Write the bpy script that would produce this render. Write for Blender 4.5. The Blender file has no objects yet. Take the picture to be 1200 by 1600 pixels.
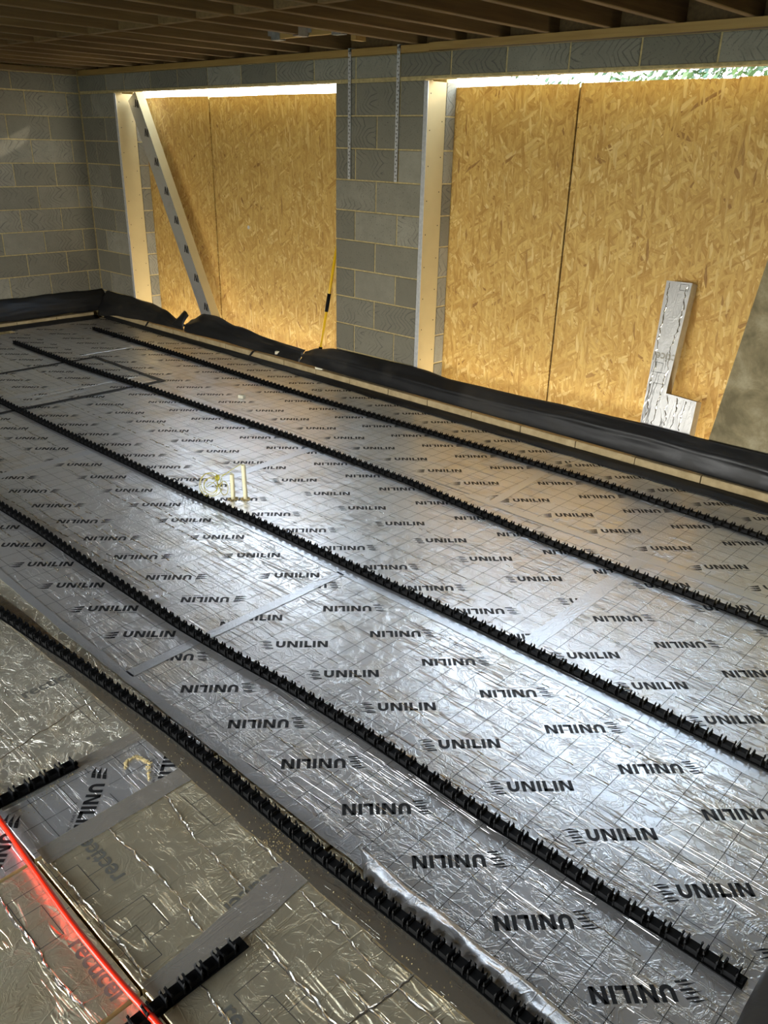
import bpy, bmesh, math, random
from mathutils import Vector, Matrix
random.seed(7)
S = bpy.context.scene
COL = S.collection
PI = math.pi

# ------------------------------------------------------------------ camera
cam_d = bpy.data.cameras.new('camera')
cam = bpy.data.objects.new('camera', cam_d)
COL.objects.link(cam)
S.camera = cam
YAW, PIT, ROL = -0.74421, -0.42463, 0.02415
_f = Vector((math.sin(YAW)*math.cos(PIT), math.cos(YAW)*math.cos(PIT), math.sin(PIT)))
_r = Vector((math.cos(YAW), -math.sin(YAW), 0))
_u = _r.cross(_f)
_r2 = _r*math.cos(ROL) + _u*math.sin(ROL)
_u2 = -_r*math.sin(ROL) + _u*math.cos(ROL)
mw = Matrix((( _r2.x, _u2.x, -_f.x, 5.056), (_r2.y, _u2.y, -_f.y, -4.8304), (_r2.z, _u2.z, -_f.z, 1.8966), (0, 0, 0, 1)))
cam.matrix_world = mw
cam_d.sensor_fit = 'HORIZONTAL'
cam_d.sensor_width = 36.0
cam_d.lens = 1269.47*36/1200
cam_d.clip_start = 0.02
cam_d.clip_end = 200

# ------------------------------------------------------------------ world, sun, exposure
SKY = 23.0
w = bpy.data.worlds.new('world'); S.world = w; w.use_nodes = True
wn = w.node_tree.nodes; wl = w.node_tree.links
bg = wn['Background']
tc = wn.new('ShaderNodeTexCoord'); sp = wn.new('ShaderNodeSeparateXYZ'); cr = wn.new('ShaderNodeValToRGB')
wl.new(tc.outputs['Generated'], sp.inputs[0]); wl.new(sp.outputs['Z'], cr.inputs[0]); wl.new(cr.outputs[0], bg.inputs[0])
cr.color_ramp.elements[0].position = 0.0; cr.color_ramp.elements[0].color = (1.0, 0.93, 0.79, 1)
cr.color_ramp.elements[1].position = 0.7; cr.color_ramp.elements[1].color = (0.55, 0.75, 1.0, 1)
e_ = cr.color_ramp.elements.new(0.26); e_.color = (0.84, 0.91, 1.0, 1)
bg.inputs[1].default_value = SKY

sd = bpy.data.lights.new('sun', 'SUN'); so = bpy.data.objects.new('sun', sd); COL.objects.link(so)
so.rotation_euler = Vector((-0.82, -0.58, -0.27)).to_track_quat('-Z', 'Y').to_euler()
so.location = (12, 9, 6)
sd.energy = 1.3; sd.angle = 0.012; sd.color = (1.0, 0.93, 0.80)

def portal(name, loc, rot, sx, sy):
    d = bpy.data.lights.new(name, 'AREA'); d.shape = 'RECTANGLE'; d.size = sx; d.size_y = sy
    d.cycles.is_portal = True
    o = bpy.data.objects.new(name, d); COL.objects.link(o); o.location = loc; o.rotation_euler = rot
portal('doorway_daylight', (2.7, -7.62, 1.02), (-PI/2, 0, PI), 4.6, 2.05)
portal('opening_daylight_a', (-1.6, 0.34, 2.39), (-PI/2, 0, 0), 3.3, 0.3)
portal('opening_daylight_b', (2.4, 0.34, 2.39), (-PI/2, 0, 0), 3.1, 0.3)

S.view_settings.view_transform = 'Standard'
S.view_settings.look = 'None'
S.view_settings.gamma = 1
S.view_settings.use_curve_mapping = False
S.view_settings.exposure = -0.14
S.cycles.use_denoising = True
S.cycles.max_bounces = 8
S.cycles.diffuse_bounces = 5
S.cycles.glossy_bounces = 4
S.cycles.sample_clamp_indirect = 6.0

# ------------------------------------------------------------------ helpers
class MB:
    def __init__(s): s.v = []; s.f = []; s.m = []
    def quad(s, a, b, c, d, m=0): s.poly([a, b, c, d], m)
    def poly(s, pts, m=0):
        n = len(s.v); s.v += [tuple(p) for p in pts]; s.f.append(tuple(range(n, n+len(pts)))); s.m.append(m)
    def box(s, x0, x1, y0, y1, z0, z1, m=0, mt=None):
        n = len(s.v)
        s.v += [(x0, y0, z0), (x1, y0, z0), (x1, y1, z0), (x0, y1, z0), (x0, y0, z1), (x1, y0, z1), (x1, y1, z1), (x0, y1, z1)]
        for k, f in enumerate([(0, 3, 2, 1), (4, 5, 6, 7), (0, 1, 5, 4), (1, 2, 6, 5), (2, 3, 7, 6), (3, 0, 4, 7)]):
            s.f.append(tuple(n+i for i in f)); s.m.append(mt if (mt is not None and k == 1) else m)
    def prism(s, outline, y0, y1, m=0, axis='y', mf=None):
        n = len(outline)
        def P(p, t):
            if axis == 'y': return (p[0], t, p[1])
            if axis == 'x': return (t, p[0], p[1])
            return (p[0], p[1], t)
        b = len(s.v)
        s.v += [P(p, y0) for p in outline] + [P(p, y1) for p in outline]
        s.f.append(tuple(range(b, b+n))); s.m.append(m if mf is None else mf)
        s.f.append(tuple(range(b+2*n-1, b+n-1, -1))); s.m.append(m)
        for i in range(n):
            j = (i+1) % n
            s.f.append((b+i, b+n+i, b+n+j, b+j)); s.m.append(m)
    def tube(s, pts, r, n=8, m=0, caps=True):
        pts = [Vector(p) for p in pts]
        rings = []
        prev = None
        for i, p in enumerate(pts):
            t = (pts[min(i+1, len(pts)-1)] - pts[max(i-1, 0)]).normalized()
            a = prev if prev else (Vector((0, 0, 1)) if abs(t.z) < .9 else Vector((1, 0, 0)))
            u = (a - t*a.dot(t)).normalized(); v = t.cross(u); prev = u
            rr = r[i] if isinstance(r, (list, tuple)) else r
            b = len(s.v)
            s.v += [tuple(p + (u*math.cos(2*PI*k/n) + v*math.sin(2*PI*k/n))*rr) for k in range(n)]
            rings.append(b)
        for a, b in zip(rings, rings[1:]):
            for k in range(n):
                l = (k+1) % n
                s.f.append((a+k, a+l, b+l, b+k)); s.m.append(m)
        if caps:
            s.f.append(tuple(rings[0]+k for k in reversed(range(n)))); s.m.append(m)
            s.f.append(tuple(rings[-1]+k for k in range(n))); s.m.append(m)
    def grid(s, rows, m=0):
        b = len(s.v); W = len(rows[0])
        for r in rows: s.v += [tuple(p) for p in r]
        for i in range(len(rows)-1):
            for j in range(W-1):
                s.f.append((b+i*W+j, b+i*W+j+1, b+(i+1)*W+j+1, b+(i+1)*W+j)); s.m.append(m)
    def mesh(s, name, mats, smooth=False):
        me = bpy.data.meshes.new(name)
        me.from_pydata(s.v, [], s.f)
        for mt in (mats if isinstance(mats, (list, tuple)) else [mats]): me.materials.append(mt)
        if any(s.m): me.polygons.foreach_set('material_index', s.m)
        if smooth: me.polygons.foreach_set('use_smooth', [True]*len(me.polygons))
        me.update()
        return me
    def build(s, name, mats, parent=None, smooth=False, origin=None):
        if origin is not None:
            o0 = Vector(origin)
            s.v = [tuple(Vector(p)-o0) for p in s.v]
        me = s.mesh(name, mats, smooth)
        o = bpy.data.objects.new(name, me); COL.objects.link(o)
        if origin is not None: o.location = origin
        if parent: attach(o, parent)
        return o

def attach(o, parent):
    o.parent = parent
    o.matrix_parent_inverse = Matrix.Translation(-Vector(parent.location)) if parent.rotation_euler[2] == 0 else parent.matrix_basis.inverted()

def inst(me, name, loc, rotz=0, parent=None):
    o = bpy.data.objects.new(name, me); COL.objects.link(o)
    o.location = loc; o.rotation_euler = (0, 0, rotz)
    if parent: attach(o, parent)
    return o

def empty(name, loc=(0, 0, 0)):
    o = bpy.data.objects.new(name, None); COL.objects.link(o); o.location = loc; o.empty_display_size = .1
    return o

def tag(o, label, cat, group=None):
    o['label'] = label; o['category'] = cat
    if group: o['group'] = group
    return o

def struct(o, label=None):
    o['kind'] = 'structure'
    if label: o['label'] = label
    return o

def solid(o, t, off=1.0):
    md = o.modifiers.new('thickness', 'SOLIDIFY'); md.thickness = t; md.offset = off
    return o

# ------------------------------------------------------------------ materials
def newmat(name):
    m = bpy.data.materials.new(name); m.use_nodes = True
    nt = m.node_tree
    b = nt.nodes['Principled BSDF']
    return m, nt, b
class NT:
    """tiny node helper"""
    def __init__(s, nt): s.nt = nt
    def n(s, t, **k):
        nd = s.nt.nodes.new(t)
        for a, v in k.items():
            if a.startswith('i_'):
                key = a[2:]
                nd.inputs[int(key) if key.isdigit() else key].default_value = v
            else: setattr(nd, a, v)
        return nd
    def l(s, a, b): s.nt.links.new(a, b)
    def math(s, op, a, b=None, c=None, clamp=False):
        nd = s.nt.nodes.new('ShaderNodeMath'); nd.operation = op; nd.use_clamp = clamp
        for i, x in enumerate((a, b, c)):
            if x is None: continue
            if isinstance(x, (int, float)): nd.inputs[i].default_value = x
            else: s.l(x, nd.inputs[i])
        return nd.outputs[0]
    def ramp(s, fac, stops, interp='LINEAR'):
        nd = s.nt.nodes.new('ShaderNodeValToRGB'); cr = nd.color_ramp; cr.interpolation = interp
        while len(cr.elements) < len(stops): cr.elements.new(0.5)
        for e, (p, c) in zip(cr.elements, stops):
            e.position = p; e.color = c if len(c) == 4 else (*c, 1)
        s.l(fac, nd.inputs[0]); return nd.outputs[0]
    def mix(s, fac, a, b, mode='MIX'):
        nd = s.nt.nodes.new('ShaderNodeMix'); nd.data_type = 'RGBA'; nd.blend_type = mode
        for i, x in ((0, fac), (6, a), (7, b)):
            if isinstance(x, (int, float)): nd.inputs[i].default_value = x
            elif isinstance(x, tuple): nd.inputs[i].default_value = x if len(x) == 4 else (*x, 1)
            else: s.l(x, nd.inputs[i])
        return nd.outputs[2]
    def coords(s, scale=(1, 1, 1), rot=(0, 0, 0), rnd=True, src='Object', off=(0, 0, 0)):
        t = s.n('ShaderNodeTexCoord').outputs[src]
        if rnd:
            oi = s.n('ShaderNodeObjectInfo').outputs['Random']
            va = s.n('ShaderNodeVectorMath', operation='SCALE'); va.inputs[0].default_value = (37.1, 19.7, 53.3)
            s.l(oi, va.inputs['Scale'])
            ad = s.n('ShaderNodeVectorMath', operation='ADD'); s.l(t, ad.inputs[0]); s.l(va.outputs[0], ad.inputs[1]); t = ad.outputs[0]
        mp = s.n('ShaderNodeMapping'); mp.inputs['Scale'].default_value = scale; mp.inputs['Rotation'].default_value = rot; mp.inputs['Location'].default_value = off
        s.l(t, mp.inputs[0]); return mp.outputs[0]
    def noise(s, vec, scale, detail=3, rough=.55, dist=0.0):
        nd = s.n('ShaderNodeTexNoise'); nd.inputs['Scale'].default_value = scale; nd.inputs['Detail'].default_value = detail
        nd.inputs['Roughness'].default_value = rough; nd.inputs['Distortion'].default_value = dist
        s.l(vec, nd.inputs['Vector']); return nd.outputs[0]
    def bump(s, h, strength, dist, prev=None):
        nd = s.n('ShaderNodeBump'); nd.inputs['Strength'].default_value = strength; nd.inputs['Distance'].default_value = dist
        s.l(h, nd.inputs['Height'])
        if prev: s.l(prev, nd.inputs['Normal'])
        return nd.outputs[0]

def simple(name, col, rough=.6, metal=0.0, noise=0.0, nscale=20, bump=0.0, spec=.5):
    m, nt, b = newmat(name); h = NT(nt)
    b.inputs['Roughness'].default_value = rough; b.inputs['Metallic'].default_value = metal
    b.inputs['Specular IOR Level'].default_value = spec
    c2 = tuple(min(1, x*(1+noise)) for x in col); c1 = tuple(x*(1-noise) for x in col)
    v = h.coords()
    n = h.noise(v, nscale, 4)
    h.l(h.ramp(n, [(.3, c1), (.7, c2)]), b.inputs['Base Color'])
    if bump: h.l(h.bump(n, bump, .003), b.inputs['Normal'])
    return m

def foil(name, base, rough, long_amt, fine_amt, und_amt, long_scale=(1.2, 9, 1), stain=0.25, cross=0.0, metal=.83):
    """crumpled aluminium facing: long creases, fine crinkle and slow undulation in the relief"""
    m, nt, b = newmat(name); h = NT(nt)
    b.inputs['Metallic'].default_value = metal
    v1 = h.coords(scale=long_scale)
    n1 = h.noise(v1, 1.6, 3, .6, 0.6)
    r1 = h.math('ABSOLUTE', h.math('SUBTRACT', n1, .5))
    ridge = h.math('SUBTRACT', 1.0, h.math('DIVIDE', r1, .022), clamp=True)
    gate = h.math('GREATER_THAN', h.noise(h.coords(scale=(2.2, 2.2, 1), off=(3, 7, 0)), 1.5, 2), .5)
    ridge = h.math('MULTIPLY', ridge, h.math('ADD', h.math('MULTIPLY', gate, .8), .2))
    v2 = h.coords(scale=(1, 1, 1))
    n2 = h.noise(v2, 16, 4, .6, 1.4)
    r2 = h.math('ABSOLUTE', h.math('SUBTRACT', n2, .5))
    fine = h.math('SUBTRACT', 1.0, h.math('DIVIDE', r2, .07), clamp=True)
    n3 = h.noise(v2, 5, 3, .5, .5)
    n4 = h.noise(v2, 90, 2, .5)
    hh = h.math('ADD', h.math('MULTIPLY', ridge, long_amt), h.math('MULTIPLY', fine, fine_amt))
    hh = h.math('ADD', hh, h.math('MULTIPLY', n3, und_amt))
    hh = h.math('ADD', hh, h.math('MULTIPLY', n4, fine_amt*.25))
    if cross:
        v5 = h.coords(scale=(7, 1.1, 1), off=(1.3, 4.2, 0))
        r5 = h.math('ABSOLUTE', h.math('SUBTRACT', h.noise(v5, 1.5, 3, .6, .8), .5))
        hh = h.math('ADD', hh, h.math('MULTIPLY', h.math('SUBTRACT', 1.0, h.math('DIVIDE', r5, .02), clamp=True), cross))
    h.l(h.bump(hh, 1.0, .01), b.inputs['Normal'])
    st = h.noise(v2, 3.0, 5, .65, .3)
    dirt = tuple(x*y for x, y in zip(base, (.80, .72, .58)))
    h.l(h.ramp(st, [(.52, base), (.72, h_mix(base, dirt, stain*3))]), b.inputs['Base Color'])
    h.l(h.math('ADD', h.math('MULTIPLY', st, .12), rough-.06), b.inputs['Roughness'])
    return m
def h_mix(a, b, t):
    t = min(1, t); return tuple(x*(1-t)+y*t for x, y in zip(a, b))

M = {}
M['foil'] = foil('board_foil', (.93, .92, .90), .30, .16, .05, .06, long_scale=(1.0, 13, 1))
M['foil_warm_reflection'] = foil('crumpled_foil_warm_reflection', (.95, .84, .58), .30, .16, .05, .18, long_scale=(.9, 6, 1), stain=.3, cross=.12)  # golden base colour stands in for warm light reflected off the strand board
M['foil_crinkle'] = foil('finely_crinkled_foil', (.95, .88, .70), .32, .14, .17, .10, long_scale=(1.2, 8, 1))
M['tape'] = foil('foil_tape', (.88, .89, .90), .34, .05, .02, .05, long_scale=(8, 1, 1), stain=.05)
M['tape_warm'] = foil('warm_clear_tape', (.93, .87, .74), .26, .06, .03, .06, long_scale=(10, .8, 1), stain=.1)
M['tape_ceiling_reflection'] = foil('glossy_tape_brown_reflection', (.62, .55, .42), .2, .04, .015, .08, stain=.3, metal=.85)  # brown base colour imitates the timber ceiling mirrored in the tape
M['pir'] = simple('insulation_foam', (.56, .43, .20), .85, noise=.08, nscale=30, bump=.2)
M['pir_pale'] = simple('pale_foam_board', (.46, .355, .165), .8, noise=.04, nscale=6, bump=.05)
M['ink'] = simple('black_print', (.012, .012, .012), .45, noise=.2)
M['ink_grey'] = simple('grey_print', (.26, .245, .20), .4, metal=.6, noise=.2)
M['ink_line'] = simple('printed_grid_line', (.05, .05, .048), .5, noise=.2)
M['plastic'] = simple('black_plastic', (.004, .004, .004), .55, noise=.3, nscale=60, spec=.14)
M['red'] = simple('red_pipe_plastic', (.74, .022, .004), .30, noise=.04)
M['cream'] = simple('cream_plastic', (.84, .76, .48), .45, noise=.05)
M['string'] = simple('yellow_green_wire', (.50, .44, .05), .6, noise=.2, nscale=90)
M['yellow'] = simple('yellow_paint', (.80, .48, .01), .35, noise=.05)
M['steel'] = simple('galvanised_steel', (.72, .72, .70), .42, metal=.5, noise=.12, nscale=40)
M['steel_dull'] = simple('dull_galvanised_steel', (.30, .29, .26), .5, metal=.6, noise=.2, nscale=40)
M['chalk'] = simple('pale_chip', (.75, .70, .52), .8, noise=.1)
M['mortar'] = simple('mortar', (.44, .345, .155), .95, noise=.25, nscale=40, bump=.5)
M['blacktape'] = simple('black_adhesive_tape', (.018, .016, .013), .55, noise=.3)
M['slab'] = simple('concrete_slab', (.25, .24, .21), .9, noise=.2, nscale=8, bump=.2)
M['rubble'] = simple('sawdust', (.62, .48, .22), .9, noise=.2, nscale=50)
M['ground'] = simple('outdoor_ground', (.22, .21, .15), .95, noise=.3, nscale=3)
M['deck'] = simple('floor_deck', (.05, .03, .011), .9, noise=.2, nscale=5)

def mat_block():
    m, nt, b = newmat('concrete_block'); h = NT(nt)
    oi = h.n('ShaderNodeObjectInfo').outputs['Random']
    v = h.coords()
    base = h.ramp(oi, [(0, (.185, .170, .122)), (.5, (.225, .208, .152)), (1, (.37, .345, .265))])
    n = h.noise(v, 9, 5, .65)
    base = h.mix(h.math('MULTIPLY', n, .8), base, (.14, .13, .095), 'MIX')
    spk = h.noise(v, 120, 2)
    base = h.mix(h.ramp(spk, [(.64, (0, 0, 0)), (.70, (.8, .8, .8))]), base, (.06, .055, .045))
    # combed chevron keying
    zig = h.n('ShaderNodeTexNoise'); zig.inputs['Scale'].default_value = 5.0; zig.inputs['Detail'].default_value = 1; h.l(v, zig.inputs['Vector'])
    sep = h.n('ShaderNodeSeparateXYZ'); h.l(h.n('ShaderNodeTexCoord').outputs['Object'], sep.inputs[0])
    hor = h.math('ADD', sep.outputs['X'], sep.outputs['Y'])
    tri = h.math('PINGPONG', h.math('ADD', sep.outputs['Z'], h.math('MULTIPLY', oi, 3.0)), .075)
    d = h.math('ADD', h.math('ADD', hor, h.math('MULTIPLY', tri, 1.0)), h.math('MULTIPLY', zig.outputs[0], .22))
    wv = h.math('PINGPONG', h.math('ADD', d, h.math('MULTIPLY', oi, 7.0)), .025)
    groove = h.math('SUBTRACT', 1.0, h.math('DIVIDE', wv, .006), clamp=True)
    on = h.math('MULTIPLY', h.math('GREATER_THAN', h.math('FRACT', h.math('MULTIPLY', oi, 17.3)), .18), h.ramp(h.noise(v, 5, 2), [(.40, (0, 0, 0)), (.55, (1, 1, 1))]))
    groove = h.math('MULTIPLY', groove, on)
    col = h.mix(h.math('MULTIPLY', groove, .80), base, (.075, .07, .06))
    h.l(col, b.inputs['Base Color'])
    b.inputs['Roughness'].default_value = .93
    hh = h.math('ADD', h.math('MULTIPLY', groove, -.6), h.math('MULTIPLY', h.noise(v, 70, 4), .5))
    h.l(h.bump(hh, .6, .004), b.inputs['Normal'])
    return m
M['block'] = mat_block()

def mat_edge():
    m, nt, b = newmat('dusty_edging_block'); h = NT(nt)
    v = h.coords()
    h.l(h.ramp(h.noise(v, 14, 5, .6), [(.3, (.30, .225, .11)), (.7, (.46, .36, .20))]), b.inputs['Base Color'])
    b.inputs['Roughness'].default_value = .95
    h.l(h.bump(h.noise(v, 60, 4), .4, .003), b.inputs['Normal'])
    return m
M['edge'] = mat_edge()

def mat_osb():
    m, nt, b = newmat('strand_board'); h = NT(nt)
    prev = None; hb = None
    cols = [(.0, (.36, .195, .040)), (.25, (.47, .285, .068)), (.55, (.54, .35, .095)), (.8, (.60, .41, .125)), (.93, (.70, .53, .22)), (.965, (.50, .31, .08)), (1.0, (.18, .072, .017))]
    for k, (ang, sc, thr) in enumerate([(0.25, 33, 0), (-0.4, 40, .45), (1.2, 38, .60), (0.7, 48, .55), (-1.0, 44, .62), (0.05, 56, .6)]):
        base = h.coords(rot=(0, ang, 0), src='Object', rnd=True, off=(k*3.1, k*1.7, k*5.3))
        nd = h.n('ShaderNodeTexNoise'); nd.inputs['Scale'].default_value = 7; nd.inputs['Detail'].default_value = 3; h.l(base, nd.inputs['Vector'])
        sub = h.n('ShaderNodeVectorMath', operation='SUBTRACT'); h.l(nd.outputs['Color'], sub.inputs[0]); sub.inputs[1].default_value = (.5, .5, .5)
        sca = h.n('ShaderNodeVectorMath', operation='SCALE'); h.l(sub.outputs[0], sca.inputs[0]); sca.inputs['Scale'].default_value = .035
        add = h.n('ShaderNodeVectorMath', operation='ADD'); h.l(base, add.inputs[0]); h.l(sca.outputs[0], add.inputs[1])
        mp = h.n('ShaderNodeMapping'); mp.inputs['Scale'].default_value = (1.0*sc, .01, .17*sc); h.l(add.outputs[0], mp.inputs[0])
        vo = h.n('ShaderNodeTexVoronoi', voronoi_dimensions='3D'); vo.inputs['Scale'].default_value = 1.0; vo.inputs['Randomness'].default_value = 1.0
        h.l(mp.outputs[0], vo.inputs['Vector'])
        s3 = h.n('ShaderNodeSeparateColor'); h.l(vo.outputs['Color'], s3.inputs[0])
        col = h.ramp(s3.outputs[0], cols)
        gr = h.noise(mp.outputs[0], 3.0, 3)
        col = h.mix(.22, col, h.ramp(gr, [(.35, (.40, .22, .055)), (.65, (.80, .55, .20))]))
        edge = h.ramp(vo.outputs['Distance'], [(.45, (0, 0, 0)), (.8, (1, 1, 1))])
        col = h.mix(h.math('MULTIPLY', edge, .30), col, (.34, .18, .045))
        if prev is None: prev = col; hb = s3.outputs[2]
        else:
            mk = h.math('GREATER_THAN', s3.outputs[1], thr)
            prev = h.mix(mk, prev, col)
            a = h.math('MULTIPLY', hb, h.math('SUBTRACT', 1.0, mk)); hb = h.math('ADD', a, h.math('MULTIPLY', s3.outputs[2], mk))
    h.l(prev, b.inputs['Base Color'])
    b.inputs['Roughness'].default_value = .62
    b.inputs['Specular IOR Level'].default_value = .3
    h.l(h.bump(hb, .25, .002), b.inputs['Normal'])
    return m
M['osb'] = mat_osb()

def mat_wood():
    m, nt, b = newmat('joist_timber'); h = NT(nt)
    v = h.coords(scale=(22, 1.2, 22))
    n = h.noise(v, 1.5, 4, .6, .4)
    oi = h.n('ShaderNodeObjectInfo').outputs['Random']
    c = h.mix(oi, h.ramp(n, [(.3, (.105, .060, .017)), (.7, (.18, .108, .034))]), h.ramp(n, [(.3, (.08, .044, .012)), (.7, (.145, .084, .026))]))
    kn = h.n('ShaderNodeTexVoronoi'); kn.inputs['Scale'].default_value = 2.2; h.l(h.coords(scale=(1, .5, 1)), kn.inputs['Vector'])
    c = h.mix(h.ramp(kn.outputs['Distance'], [(.05, (1, 1, 1)), (.085, (0, 0, 0))]), c, (.10, .04, .012))
    h.l(c, b.inputs['Base Color']); b.inputs['Roughness'].default_value = .75
    h.l(h.bump(n, .2, .002), b.inputs['Normal'])
    return m
M['wood'] = mat_wood()
def mat_plate():
    m, nt, b = newmat('wall_plate_timber'); h = NT(nt)
    v = h.coords(scale=(1.2, 22, 22)); n = h.noise(v, 1.5, 4, .6, .4)
    h.l(h.ramp(n, [(.3, (.27, .155, .038)), (.7, (.38, .235, .065))]), b.inputs['Base Color']); b.inputs['Roughness'].default_value = .7
    return m
M['plate'] = mat_plate()

def mat_dpm():
    m, nt, b = newmat('black_polythene'); h = NT(nt)
    v = h.coords()
    n = h.noise(v, 7, 5, .6, .8)
    dust = h.noise(v, 2.3, 5, .65)
    h.l(h.ramp(dust, [(.48, (.006, .006, .006)), (.78, (.028, .024, .017))]), b.inputs['Base Color'])
    h.l(h.ramp(dust, [(.4, (.46,)*3), (.7, (.70,)*3)]), b.inputs['Roughness'])
    fl = h.noise(h.coords(scale=(2, 14, 14)), 2.0, 3, .5, .5)
    h.l(h.bump(h.math('ADD', n, h.math('MULTIPLY', fl, .4)), .22, .008), b.inputs['Normal'])
    return m
M['dpm'] = mat_dpm()

def mat_cement():
    m, nt, b = newmat('stained_cement_board'); h = NT(nt)
    v = h.coords()
    n = h.noise(v, 4, 6, .65, .4); n2 = h.noise(v, 40, 4, .7)
    c = h.ramp(n, [(.38, (.17, .14, .07)), (.5, (.30, .25, .135)), (.62, (.46, .40, .25))])
    c = h.mix(h.math('MULTIPLY', n2, .5), c, (.12, .10, .06))
    h.l(c, b.inputs['Base Color']); b.inputs['Roughness'].default_value = .85
    h.l(h.bump(n2, .4, .003), b.inputs['Normal'])
    return m
M['cement'] = mat_cement()
def mat_leaf():
    m, nt, b = newmat('hedge_leaf'); h = NT(nt)
    h.l(h.ramp(h.noise(h.coords(rnd=False), 2.5, 3), [(.35, (.012, .034, .008)), (.65, (.045, .085, .018))]), b.inputs['Base Color'])
    b.inputs['Roughness'].default_value = .6
    return m
M['leaf'] = mat_leaf()

# ------------------------------------------------------------------ ROOM SHELL
LX, RX, RY = -3.93, 7.6, -7.6
f = MB(); f.box(LX-.3, RX+.3, RY-.2, .10, -.30, -.105); struct(f.build('floor', M['slab']))
g = MB(); g.box(-40, 40, .60, 60, -.5, -.3); struct(g.build('ground', M['ground']))
g = MB(); g.box(-40, 40, -40, RY-.25, -.5, -.3); struct(g.build('ground', M['ground']))

# blocks: faces proud of the mortar; shared meshes by size
_bc = {}
def block_mesh(wd, ht, axis, dep=.09):
    key = (round(wd, 3), round(ht, 3), axis, dep)
    if key in _bc: return _bc[key]
    c = .004
    mb = MB()
    # local: front face at depth 0, back at +dep; u along wall, z up; centred
    def P(u, d, z): return (u, d, z) if axis == 'x' else (-d, u, z)
    a, hh = wd/2, ht/2
    F = [P(-a+c, 0, -hh+c), P(a-c, 0, -hh+c), P(a-c, 0, hh-c), P(-a+c, 0, hh-c)]
    E = [P(-a, c, -hh), P(a, c, -hh), P(a, c, hh), P(-a, c, hh)]
    B = [P(-a, dep, -hh), P(a, dep, -hh), P(a, dep, hh), P(-a, dep, hh)]
    mb.v = F+E+B
    mb.f = [(0, 1, 2, 3)]
    for i in range(4):
        j = (i+1) % 4
        mb.f += [(4+i, 4+j, j, i), (8+i, 8+j, 4+j, 4+i)]
    mb.f.append((11, 10, 9, 8))
    mb.m = [0]*len(mb.f)
    _bc[key] = mb.mesh('block', M['block']); return _bc[key]

def course(parent, axis, u0, u1, z0, z1, joints, pos, gap=.010, jit=.0015, name='block', dep=.09):
    """one course of blocks from u0 to u1 with upright joints at the given places"""
    js = sorted(j for j in joints if u0+.05 < j < u1-.05)
    ends = [u0-gap/2] + js + [u1+gap/2]
    for a, b in zip(ends, ends[1:]):
        wd = round(b-a-gap, 3); ht = round(z1-z0, 3)
        me = block_mesh(wd, ht, axis, dep)
        c = (a+b)/2; d = random.uniform(-jit, jit)
        if axis == 'x': inst(me, name, (c, pos+d, (z0+z1)/2), 0, parent)
        else: inst(me, name, (pos+d, c, (z0+z1)/2), 0, parent)

Z0 = .289
def cz(k): return Z0+.225*k+.005, Z0+.225*(k+1)-.005
# back wall: mortar core + blocks, with upper walling added above
wb = MB()
MY = .006
for x0, x1 in ((LX, -3.243), (0.003, .887), (3.9, RX)):
    wb.box(x0, x1, MY, .10, -.1, 2.330)
wb.box(LX, RX, MY, .10, 2.331, 2.481)           # over the openings
wb.box(LX, RX, .105, .32, 2.50, 3.3)           # storey above, added to block sky over the plate
# outer leaf
for x0, x1 in ((LX-.2, -3.205), (-.15, .925), (3.92, RX)):
    wb.box(x0, x1, .205, .315, -.3, 2.50)
wall_b = struct(wb.build('wall_back', M['mortar']), 'block back wall with two boarded openings')
for k in range(-1, 9):
    a, b = cz(k)
    course(wall_b, 'x', LX+.01, -3.24, a, b, [-3.47 if k % 2 else -3.70], 0)
    two = (k % 2 == 0)
    course(wall_b, 'x', 0, .89, a, b, [.215, .665] if two else [.44], 0)
    # outer leaf reveal ends seen beside the boards
    if k >= -1:
        course(wall_b, 'y', .205, .313, a, b, [], -3.2, dep=.06)
        course(wall_b, 'y', .205, .313, a, b, [], .93, dep=.06)
LJ = [-3.37, -3.027, -2.553, -2.1, -1.635, -1.16, -.70, -.245, .213, .66, 1.12, 1.575, 2.035, 2.50, 2.954, 3.41, 3.87, 4.33, 4.79, 5.25]
course(wall_b, 'x', LX+.01, 5.6, 2.337, 2.478, LJ, 0, gap=.012)
lt = MB(); lt.box(-3.35, 3.95, -.004, .10, 2.318, 2.332)
lt.build('lintel_flange', M['mortar'], wall_b)

wl_ = MB()
wl_.box(LX-.3, LX-MY, RY, .32, -.3, 3.3)
wall_l = struct(wl_.build('wall_left', M['mortar']), 'block left wall')
for k in range(-1, 9):
    a, b = cz(k)
    off = -.15 if k % 2 == 0 else -.375
    course(wall_l, 'y', -6.3, -.006, a, b, [off-.45*i for i in range(14)], LX)
course(wall_l, 'y', -6.3, -.006, 2.324, 2.478, [-.27-.45*i for i in range(14)], LX)

wr = MB(); wr.box(RX, RX+.2, RY, .3, -.3, 3.0); struct(wr.build('wall_right', M['slab']))
wq = MB()
wq.box(LX-.3, .4, RY-.2, RY, -.3, 3.0); wq.box(5.0, RX+.2, RY-.2, RY, -.3, 3.0); wq.box(.4, 5.0, RY-.2, RY, 2.05, 3.0); wq.box(.4, 5.0, RY-.2, RY, -.3, -.02)
struct(wq.build('wall_rear', M['slab']))

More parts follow.
